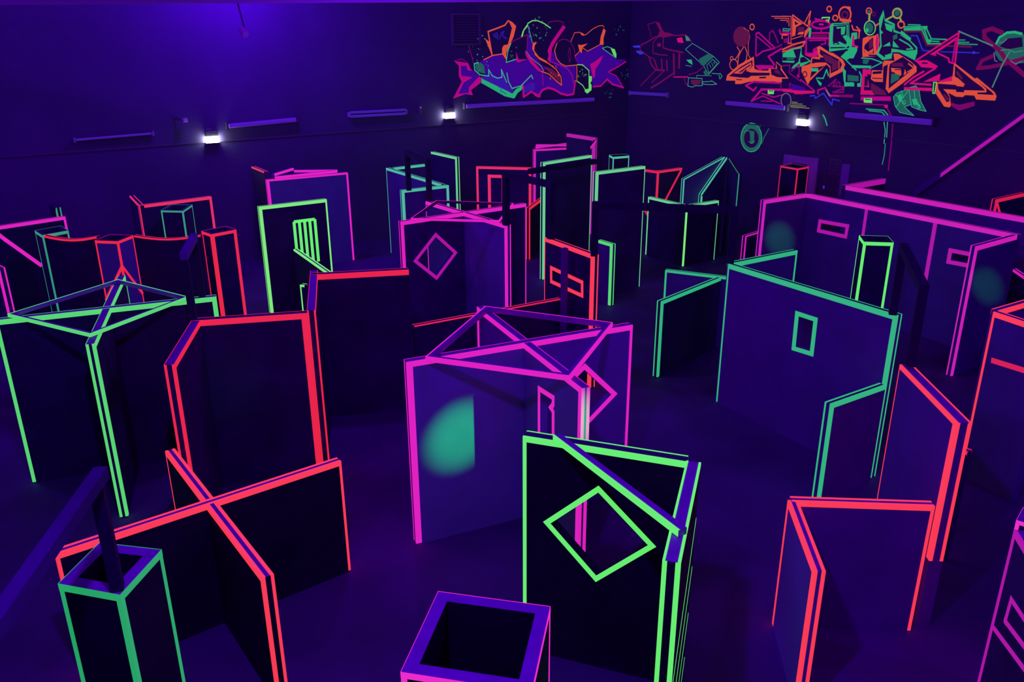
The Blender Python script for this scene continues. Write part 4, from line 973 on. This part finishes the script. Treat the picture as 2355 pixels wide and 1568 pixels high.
 ('S','ochre',1.5,[(5.74,3.31),(5.89,3.31)]), ('S','ochre',1.5,[(5.74,3.27),(6.04,3.28)]), ('S','ochre',1.5,[(5.71,3.23),(6.14,3.24)]), ('S','ochre',1.5,[(5.72,3.20),(6.24,3.20)]),
 ('F','green',[(6.99,4.09),(7.08,4.04),(7.10,3.74),(7.05,3.86)]), ('F','green',[(7.10,3.80),(7.27,3.82),(7.28,3.74),(7.11,3.72)]), ('F','green',[(6.94,4.36),(7.01,4.45),(7.17,4.46),(7.19,4.35),(7.06,4.27)]),
 ('F','green',[(6.90,4.34),(6.97,4.40),(7.08,4.49),(6.95,4.51),(6.84,4.48),(6.84,4.51),(7.08,4.52),(7.09,4.59),(7.10,4.83),(7.23,4.84),(7.25,4.71),(7.18,4.69),(7.19,4.60),(7.13,4.54),(7.28,4.54),(7.29,4.47),(7.22,4.31),(7.02,4.31),(7.06,4.25)]),
 ('F','redpink',[(7.13,4.78),(7.17,4.78),(7.20,4.59),(7.31,4.56),(7.30,4.53),(7.14,4.57)]), ('S','orange',3,[(7.08,4.98),(7.13,4.89),(7.28,4.87),(7.29,4.72)]), ('S','orange',3,[(7.20,4.95),(7.30,4.87)]),
 ('F','orange',[(7.40,4.56),(7.53,4.77),(7.39,4.72),(7.68,4.78),(7.73,4.81),(7.78,4.69),(7.80,4.37),(7.44,4.34)]), ('F','dark',[(7.46,4.59),(7.62,4.74),(7.70,4.42),(7.47,4.42),(7.45,4.54)]),
 ('F','orange',[(7.46,4.51),(7.56,4.45),(7.67,4.52),(7.67,4.43),(7.48,4.42)]), ('F','redpink',[(7.70,4.80),(7.76,4.72),(7.78,4.50),(7.74,4.46),(7.70,4.65)]), ('S','dark',3,[(7.59,4.38),(7.79,4.38)]),
 ('F','maroon',[(7.54,4.69),(7.64,4.72),(7.66,4.55),(7.57,4.50)]),
 ('S','green',2.5,[(7.42,4.32),(7.67,4.31),(7.92,4.24),(7.65,4.11)]), ('F','green',[(7.21,4.17),(7.68,4.17),(7.65,4.12),(7.22,4.11)]), ('F','greend',[(7.46,4.29),(7.61,4.29),(7.58,4.20),(7.47,4.21)]),
 ('F','greend',[(7.13,3.97),(7.41,3.95),(7.42,3.84),(7.15,3.84)]), ('F','green',[(7.09,3.81),(7.32,3.81),(7.33,3.73),(7.11,3.73)]), ('F','green',[(7.40,3.80),(7.48,3.81),(7.50,3.73),(7.41,3.73)]),
 ('S','green',3,[(7.10,3.73),(7.06,4.04),(6.99,4.10)]), ('S','green',2.5,[(7.41,4.04),(7.47,3.96),(7.48,3.81)]), ('S','green',2.5,[(7.06,4.26),(7.33,4.07)]),
 ('C','lime',2,[(7.652,4.924),(7.651,4.871),(7.630,4.825),(7.592,4.795),(7.543,4.784),(7.491,4.795),(7.442,4.826),(7.406,4.872),(7.387,4.926),(7.389,4.980),(7.410,5.026),(7.449,5.056),(7.498,5.066),(7.550,5.055),(7.598,5.024),(7.634,4.978)]), ('F','greend',[(7.600,4.925),(7.599,4.884),(7.584,4.849),(7.556,4.826),(7.520,4.818),(7.481,4.827),(7.446,4.850),(7.419,4.885),(7.405,4.926),(7.406,4.967),(7.421,5.002),(7.449,5.025),(7.485,5.032),(7.524,5.024),(7.559,5.000),(7.586,4.965)]), ('F','green',[(7.505,4.881),(7.504,4.864),(7.498,4.849),(7.487,4.840),(7.473,4.836),(7.457,4.840),(7.443,4.850),(7.432,4.864),(7.426,4.881),(7.427,4.898),(7.433,4.913),(7.444,4.922),(7.458,4.926),(7.474,4.922),(7.488,4.912),(7.499,4.898)]), ('C','orange',2.5,[(7.509,5.257),(7.508,5.233),(7.497,5.214),(7.479,5.201),(7.455,5.197),(7.430,5.202),(7.407,5.216),(7.390,5.236),(7.382,5.260),(7.383,5.284),(7.393,5.303),(7.412,5.316),(7.435,5.320),(7.460,5.315),(7.483,5.301),(7.500,5.281)]), ('F','greend',[(7.485,5.250),(7.484,5.238),(7.478,5.228),(7.466,5.221),(7.452,5.219),(7.437,5.221),(7.423,5.229),(7.413,5.239),(7.408,5.252),(7.409,5.264),(7.415,5.275),(7.427,5.281),(7.441,5.284),(7.457,5.281),(7.470,5.273),(7.480,5.263)]), ('C','maroon',2,[(7.608,5.196),(7.607,5.183),(7.602,5.172),(7.592,5.164),(7.579,5.162),(7.565,5.165),(7.552,5.173),(7.543,5.184),(7.538,5.198),(7.538,5.211),(7.544,5.223),(7.554,5.230),(7.567,5.232),(7.581,5.229),(7.593,5.221),(7.603,5.210)]),
 ('S','ochre',5,[(7.47,5.20),(7.48,5.07)]), ('S','orange',4,[(7.65,4.97),(7.76,5.03)]), ('S','ochre',4,[(7.76,5.03),(8.02,5.15)]), ('C','ochre',4,[(8.197,5.199),(8.195,5.164),(8.180,5.135),(8.152,5.115),(8.116,5.109),(8.078,5.117),(8.043,5.137),(8.017,5.167),(8.003,5.203),(8.005,5.238),(8.021,5.267),(8.049,5.286),(8.085,5.292),(8.123,5.285),(8.158,5.264),(8.184,5.234)]), ('F','greend',[(8.156,5.207),(8.155,5.185),(8.146,5.167),(8.130,5.155),(8.109,5.151),(8.086,5.155),(8.066,5.168),(8.050,5.187),(8.042,5.209),(8.043,5.231),(8.052,5.249),(8.068,5.261),(8.089,5.265),(8.112,5.260),(8.132,5.248),(8.148,5.229)]),
 ('C','orange',3,[(8.295,4.983),(8.294,4.958),(8.282,4.937),(8.262,4.923),(8.237,4.918),(8.209,4.923),(8.184,4.938),(8.165,4.960),(8.155,4.985),(8.156,5.010),(8.168,5.031),(8.188,5.045),(8.214,5.050),(8.241,5.045),(8.266,5.030),(8.285,5.009)]), ('S','ochre',4,[(8.18,5.11),(8.22,5.04)]),
 ('F','green',[(7.78,5.27),(7.84,5.10),(8.08,5.00),(8.10,4.88),(8.24,4.83),(8.25,4.87),(8.49,4.72),(8.48,4.68),(8.65,4.55),(8.67,4.45),(8.64,4.30),(8.27,4.45),(8.12,4.45),(8.12,4.32),(7.92,4.29),(7.76,4.40),(7.82,4.59),(7.71,5.08)]),
 ('F','dark',[(7.81,5.16),(7.85,5.05),(8.06,4.97),(8.08,4.84),(8.26,4.80),(8.45,4.68),(8.63,4.53),(8.63,4.50),(8.43,4.48),(8.09,4.52),(8.10,4.43),(7.98,4.39),(7.97,4.34),(7.81,4.43),(7.86,4.56),(7.78,4.90)]),
 ('F','green',[(7.85,5.02),(8.07,4.96),(8.04,4.84),(7.91,4.89)]), ('F','green',[(7.88,4.56),(8.03,4.65),(8.06,4.57)]), ('F','green',[(8.10,4.68),(8.26,4.54),(8.11,4.55)]), ('F','greend',[(8.08,4.77),(8.17,4.81),(8.19,4.72),(8.10,4.68)]),
 ('C','green',1.6,[(8.27,4.85),(8.48,4.72),(8.45,4.68),(8.26,4.78)]), ('S','green',3,[(8.24,4.70),(8.46,4.60),(8.56,4.52),(8.43,4.51)]), ('F','green',[(7.96,4.40),(8.03,4.36),(7.99,4.30)]),
 ('F','green',[(7.77,4.90),(7.85,4.83),(7.80,4.80),(7.77,4.84)]),
 ('S','green',2.5,[(8.38,4.98),(8.64,4.97)]), ('S','green',2.5,[(8.34,4.94),(8.64,4.93)]), ('S','green',2.5,[(8.31,4.90),(8.65,4.90)]),
 ('F','orange',[(7.96,4.28),(8.20,4.28),(8.15,4.42),(8.26,4.42),(8.55,4.28),(8.70,4.18),(8.72,4.08),(8.46,3.85),(8.17,3.63),(8.13,3.68),(8.09,3.71),(8.06,4.21),(7.96,4.16),(8.00,3.85),(7.80,3.85),(7.71,3.90),(7.71,4.08),(7.96,4.08),(7.94,4.21)]),
 ('F','dark',[(8.11,4.22),(8.37,4.36),(8.61,4.23),(8.67,4.15),(8.41,3.94),(8.16,3.72),(8.10,4.14)]), ('F','dark',[(8.00,4.08),(8.06,4.10),(8.09,3.71),(8.03,3.76)]),
 ('F','dark',[(7.73,4.05),(7.94,4.07),(7.95,4.02),(7.74,4.00)]), ('F','orange',[(8.14,4.14),(8.37,4.13),(8.40,4.01),(8.32,3.95),(8.24,4.05),(8.17,4.06)]), ('F','greend',[(8.17,4.03),(8.36,4.01),(8.36,3.92),(8.19,3.82)]),
 ('F','maroon',[(8.14,4.23),(8.37,4.25),(8.43,4.17),(8.15,4.17)]), ('F','orange',[(8.45,4.00),(8.46,4.13),(8.51,4.04)]), ('S','orange',3,[(8.52,4.23),(8.66,4.15),(8.53,4.07)]),
 ('S','dark',2,[(7.75,3.92),(7.97,3.92)]), ('S','dark',2,[(8.24,4.11),(8.37,4.11)]),
 ('F','redpink',[(7.49,4.10),(7.69,4.09),(7.69,3.99),(7.60,4.00),(7.70,3.73),(7.57,3.74),(7.58,3.66),(7.76,3.67),(7.85,3.58),(7.51,3.57),(7.51,3.65)]),
 ('F','dark',[(7.56,3.95),(7.63,3.95),(7.66,3.76),(7.58,3.75)]), ('F','maroon',[(7.74,3.82),(8.06,3.68),(8.14,3.59),(7.86,3.59),(7.74,3.70)]),
 ('F','pink',[(7.53,3.53),(8.23,3.57),(8.25,3.48),(7.54,3.45)]), ('F','pinkd',[(6.98,3.54),(7.33,3.56),(7.34,3.50),(6.99,3.49)]), ('F','lime',[(7.61,3.50),(7.80,3.51),(7.82,3.41),(7.62,3.41)]), ('S','dark',2,[(7.65,3.48),(7.77,3.48)]),
 ('S','pinkd',3,[(7.29,3.37),(8.11,3.39),(8.18,3.34),(8.30,3.19)]), ('F','redpink',[(8.11,3.39),(8.19,3.40),(8.20,3.33),(8.13,3.33)]), ('S','green',2.2,[(7.70,3.28),(8.12,3.28),(8.23,3.19)]), ('S','green',2,[(7.77,3.25),(8.08,3.24),(8.16,3.18)]),
 ('S','green',2.5,[(8.30,4.94),(8.76,4.94),(8.92,4.71),(9.23,4.70)]), ('S','green',2.5,[(8.31,4.91),(8.73,4.91),(8.87,4.67),(9.09,4.66)]), ('S','green',2.5,[(8.31,4.88),(8.70,4.88),(8.87,4.62),(9.14,4.62)]),
 ('S','green',1.8,[(9.48,4.69),(9.60,4.69)]), ('S','green',1.8,[(9.49,4.65),(9.69,4.65)]), ('S','green',1.8,[(9.48,4.62),(9.86,4.61)]), ('F','green',[(8.72,4.95),(8.80,4.95),(8.80,4.88),(8.72,4.89)]), ('F','green',[(8.83,4.70),(8.92,4.70),(8.92,4.64),(8.87,4.64)]),
 ('S','maroon',4,[(8.32,4.85),(8.68,4.85),(8.85,4.59),(9.75,4.57)]), ('S','blue',2.5,[(8.48,4.77),(8.61,4.77),(8.78,4.49),(8.93,4.48)]), ('S','blue',2,[(9.16,4.47),(9.92,4.46)]), ('F','blue',[(9.850,4.464),(9.849,4.453),(9.845,4.445),(9.837,4.439),(9.826,4.437),(9.815,4.439),(9.805,4.444),(9.797,4.453),(9.793,4.463),(9.793,4.473),(9.798,4.482),(9.806,4.488),(9.816,4.490),(9.827,4.488),(9.838,4.482),(9.845,4.474)]), ('F','blued',[(8.824,4.496),(8.823,4.485),(8.817,4.476),(8.807,4.470),(8.795,4.468),(8.782,4.470),(8.770,4.476),(8.761,4.484),(8.756,4.495),(8.757,4.506),(8.763,4.515),(8.772,4.521),(8.785,4.523),(8.798,4.521),(8.810,4.515),(8.819,4.506)]),
 ('S','redpink',3.5,[(8.66,4.29),(9.46,4.82),(9.50,4.01),(9.25,3.91)]), ('S','redpink',5,[(9.04,4.45),(9.43,4.72)]), ('S','pink',3.5,[(9.43,4.29),(9.43,4.72)]), ('F','redpink',[(8.94,4.42),(9.04,4.47),(9.08,4.39)]), ('S','redpink',3,[(9.09,4.45),(9.34,4.35),(9.37,4.28),(9.45,4.26)]),
 ('F','redpink',[(8.66,4.29),(8.90,4.31),(9.15,4.20),(9.09,4.12),(9.06,4.16),(8.81,4.17)]), ('S','dark',3,[(8.82,4.25),(8.92,4.25)]), ('S','redpink',4,[(9.06,4.13),(8.63,3.85),(9.07,3.84)]), ('F','redpink',[(8.90,3.89),(9.23,4.06),(9.23,3.92)]),
 ('F','redpink',[(8.50,3.77),(9.10,3.78),(9.12,3.72),(8.51,3.72)]), ('S','redpink',4,[(8.50,3.82),(8.67,3.97),(8.87,4.09)]), ('F','redpink',[(9.25,3.92),(9.47,4.02),(9.49,3.93),(9.33,3.91)]),
 ('F','orange',[(9.47,4.27),(9.93,3.99),(9.97,4.01),(10.35,3.76),(10.40,3.69),(10.39,3.61),(10.03,3.61),(9.98,3.68),(9.80,3.68),(9.76,3.64),(9.62,3.64),(9.45,3.71),(9.51,3.61),(9.55,3.47),(9.53,3.43),(9.42,3.44),(9.21,3.67),(9.17,3.89),(9.50,3.93),(9.49,4.02)]),
 ('F','dark',[(9.50,4.22),(9.89,3.96),(10.10,3.84),(10.17,3.78),(9.76,3.77),(9.74,3.87),(9.59,3.99),(9.53,4.02)]), ('F','dark',[(9.21,3.87),(9.59,3.86),(9.62,3.77),(9.34,3.77),(9.43,3.70),(9.50,3.62),(9.51,3.54),(9.45,3.53),(9.24,3.77)]),
 ('F','dark',[(9.98,3.96),(10.30,3.76),(10.35,3.71),(10.04,3.71),(10.03,3.74),(10.20,3.75),(10.19,3.81)]), ('F','dark',[(9.59,3.84),(9.76,3.83),(9.77,3.73),(9.61,3.73)]), ('F','orange',[(9.48,4.01),(9.60,3.99),(9.77,3.87),(9.50,3.88)]),
 ('F','maroon',[(9.55,4.14),(9.70,3.99),(9.67,3.96),(9.55,4.07)]), ('F','maroon',[(9.38,3.68),(9.49,3.60),(9.49,3.56),(9.44,3.56),(9.36,3.66)]),
 ('F','pinkd',[(9.55,3.52),(9.72,3.49),(10.00,3.57),(10.02,3.49),(9.74,3.38),(9.56,3.46)]), ('C','lime',2,[(9.12,3.89),(9.18,3.89),(9.18,3.68),(9.14,3.68)]),
]
mural('large angular graffiti lettering in orange, green and magenta high on the right wall', 'R', it)

it = [
 ('F','greend',[(8.30,3.56),(8.36,3.65),(8.61,3.74),(8.71,3.43),(8.57,3.39),(8.80,3.22),(8.49,3.27),(8.37,3.38)]), ('F','greend',[(8.60,3.76),(8.75,3.81),(8.84,3.71),(8.91,3.51),(9.06,3.32),(8.91,3.34),(8.73,3.39),(8.68,3.54)]),
 ('C','teal',1.3,[(8.29,3.56),(8.36,3.65),(8.61,3.74),(8.71,3.43),(8.57,3.38),(8.81,3.22),(8.49,3.26),(8.36,3.38)]), ('C','teal',1.3,[(8.60,3.76),(8.75,3.81),(8.84,3.71),(8.91,3.51),(9.06,3.32),(8.91,3.34),(8.73,3.39),(8.68,3.54)]),
 ('S','green',2,[(8.33,3.62),(8.56,3.44)]), ('S','green',2,[(8.60,3.71),(8.39,3.36)]), ('S','green',2,[(8.45,3.69),(8.52,3.57)]), ('S','teal',1.5,[(8.71,3.78),(8.81,3.42)]), ('S','green',3,[(8.82,3.51),(8.92,3.38)]),
 ('C','teal',1.2,[(8.584,3.468),(8.583,3.453),(8.578,3.440),(8.567,3.431),(8.554,3.427),(8.539,3.429),(8.526,3.437),(8.516,3.449),(8.511,3.463),(8.511,3.478),(8.517,3.491),(8.527,3.500),(8.540,3.504),(8.555,3.502),(8.568,3.494),(8.578,3.482)]), ('C','teal',1.2,[(8.913,3.405),(8.914,3.389),(8.910,3.376),(8.902,3.366),(8.891,3.362),(8.880,3.365),(8.869,3.373),(8.860,3.386),(8.855,3.401),(8.855,3.417),(8.859,3.430),(8.867,3.440),(8.877,3.444),(8.889,3.441),(8.900,3.433),(8.908,3.420)]), ('F','green',[(8.37,3.59),(8.44,3.64),(8.51,3.55),(8.44,3.47)]), ('F','green',[(8.71,3.54),(8.81,3.56),(8.87,3.44),(8.77,3.43)]),
]
mural('green painted winged craft below the angular lettering on the right wall', 'R', it)
it = [
 ('F','greend',[(10.21,4.59),(10.29,4.75),(10.44,4.82),(10.68,4.79),(10.78,4.30),(10.50,4.27),(10.33,4.33),(10.22,4.45)]), ('F','dark',[(10.28,4.58),(10.41,4.72),(10.65,4.74),(10.70,4.58),(10.45,4.53)]),
 ('S','green',5,[(10.20,4.60),(10.25,4.74),(10.37,4.82),(10.50,4.83),(10.63,4.80)]), ('S','grey',1.5,[(10.27,4.64),(10.33,4.65),(10.39,4.71)]),
 ('S','dimred',9,[(10.28,4.82),(10.08,4.89),(9.94,4.85),(9.97,4.74),(10.13,4.62),(10.30,4.51),(10.43,4.36),(10.62,4.23),(10.82,4.09)]), ('S','dimred',8,[(10.19,4.41),(10.00,4.32),(9.95,4.18),(10.17,4.21),(10.39,4.26),(10.76,4.38)]),
 ('S','fleck',3,[(9.45,4.85),(10.15,4.59)]), ('S','fleck',3,[(10.48,4.49),(10.39,4.24),(10.29,3.85)]), ('S','fleck',2,[(10.32,4.51),(10.45,4.53),(10.57,4.48),(10.71,4.51)]), ('S','grey',1.5,[(10.20,4.47),(10.24,4.33),(10.29,4.31)]), ('S','grey',1.5,[(10.53,4.33),(10.64,4.27),(10.72,4.33)]),
]
mural('green painted planet with crossed red rings at the right border of the right wall', 'R', it)
it = [('F','greend',[(4.944,2.421),(4.936,2.296),(4.883,2.184),(4.791,2.104),(4.674,2.066),(4.550,2.078),(4.438,2.139),(4.356,2.239),(4.316,2.363),(4.326,2.491),(4.383,2.604),(4.478,2.683),(4.595,2.717),(4.717,2.702),(4.826,2.640),(4.906,2.542)]), ('C','green',2.5,[(4.958,2.423),(4.950,2.289),(4.894,2.171),(4.798,2.085),(4.676,2.045),(4.547,2.058),(4.430,2.123),(4.344,2.230),(4.302,2.362),(4.312,2.498),(4.371,2.618),(4.470,2.701),(4.593,2.738),(4.720,2.721),(4.834,2.656),(4.917,2.551)]), ('F','dark',[(4.867,2.393),(4.860,2.304),(4.820,2.224),(4.751,2.167),(4.665,2.140),(4.573,2.149),(4.491,2.192),(4.431,2.262),(4.402,2.350),(4.410,2.441),(4.452,2.520),(4.522,2.577),(4.609,2.602),(4.699,2.592),(4.780,2.549),(4.839,2.479)]), ('F','greend',[(4.559, 2.556), (4.712, 2.548), (4.734, 2.254), (4.625, 2.243)]),
      ('S','teal',1.2,[(4.563, 2.290), (4.652, 2.246), (4.740, 2.318)]), ('S','teal',1.2,[(4.400, 2.489), (4.477, 2.549), (4.562, 2.535)]), ('S','greend',3,[(4.976, 2.277), (5.013, 2.407), (5.143, 2.647)]), ('S','greend',3,[(4.825, 2.620), (4.894, 2.720)])]
mural('small round green face painted on the wall left of the violet door', 'R', it)
it = [('S','green',3.5,[(6.631, 3.081), (6.702, 2.990), (6.768, 2.861)])]
mural('short green paint streak right of the lamp over the violet door', 'R', it)
it = [('S','teal',2,[(8.161, 3.036), (8.220, 2.869), (8.234, 2.597)]), ('S','teal',2,[(8.242, 3.043), (8.277, 2.711)]), ('S','green',1.6,[(8.264, 2.600), (8.283, 2.363), (8.266, 2.157)]), ('S','pinkd',3,[(8.368, 3.008), (8.404, 2.614), (8.428, 2.047)])]
mural('dripping green and pink paint lines running down the right wall under the lettering', 'R', it)
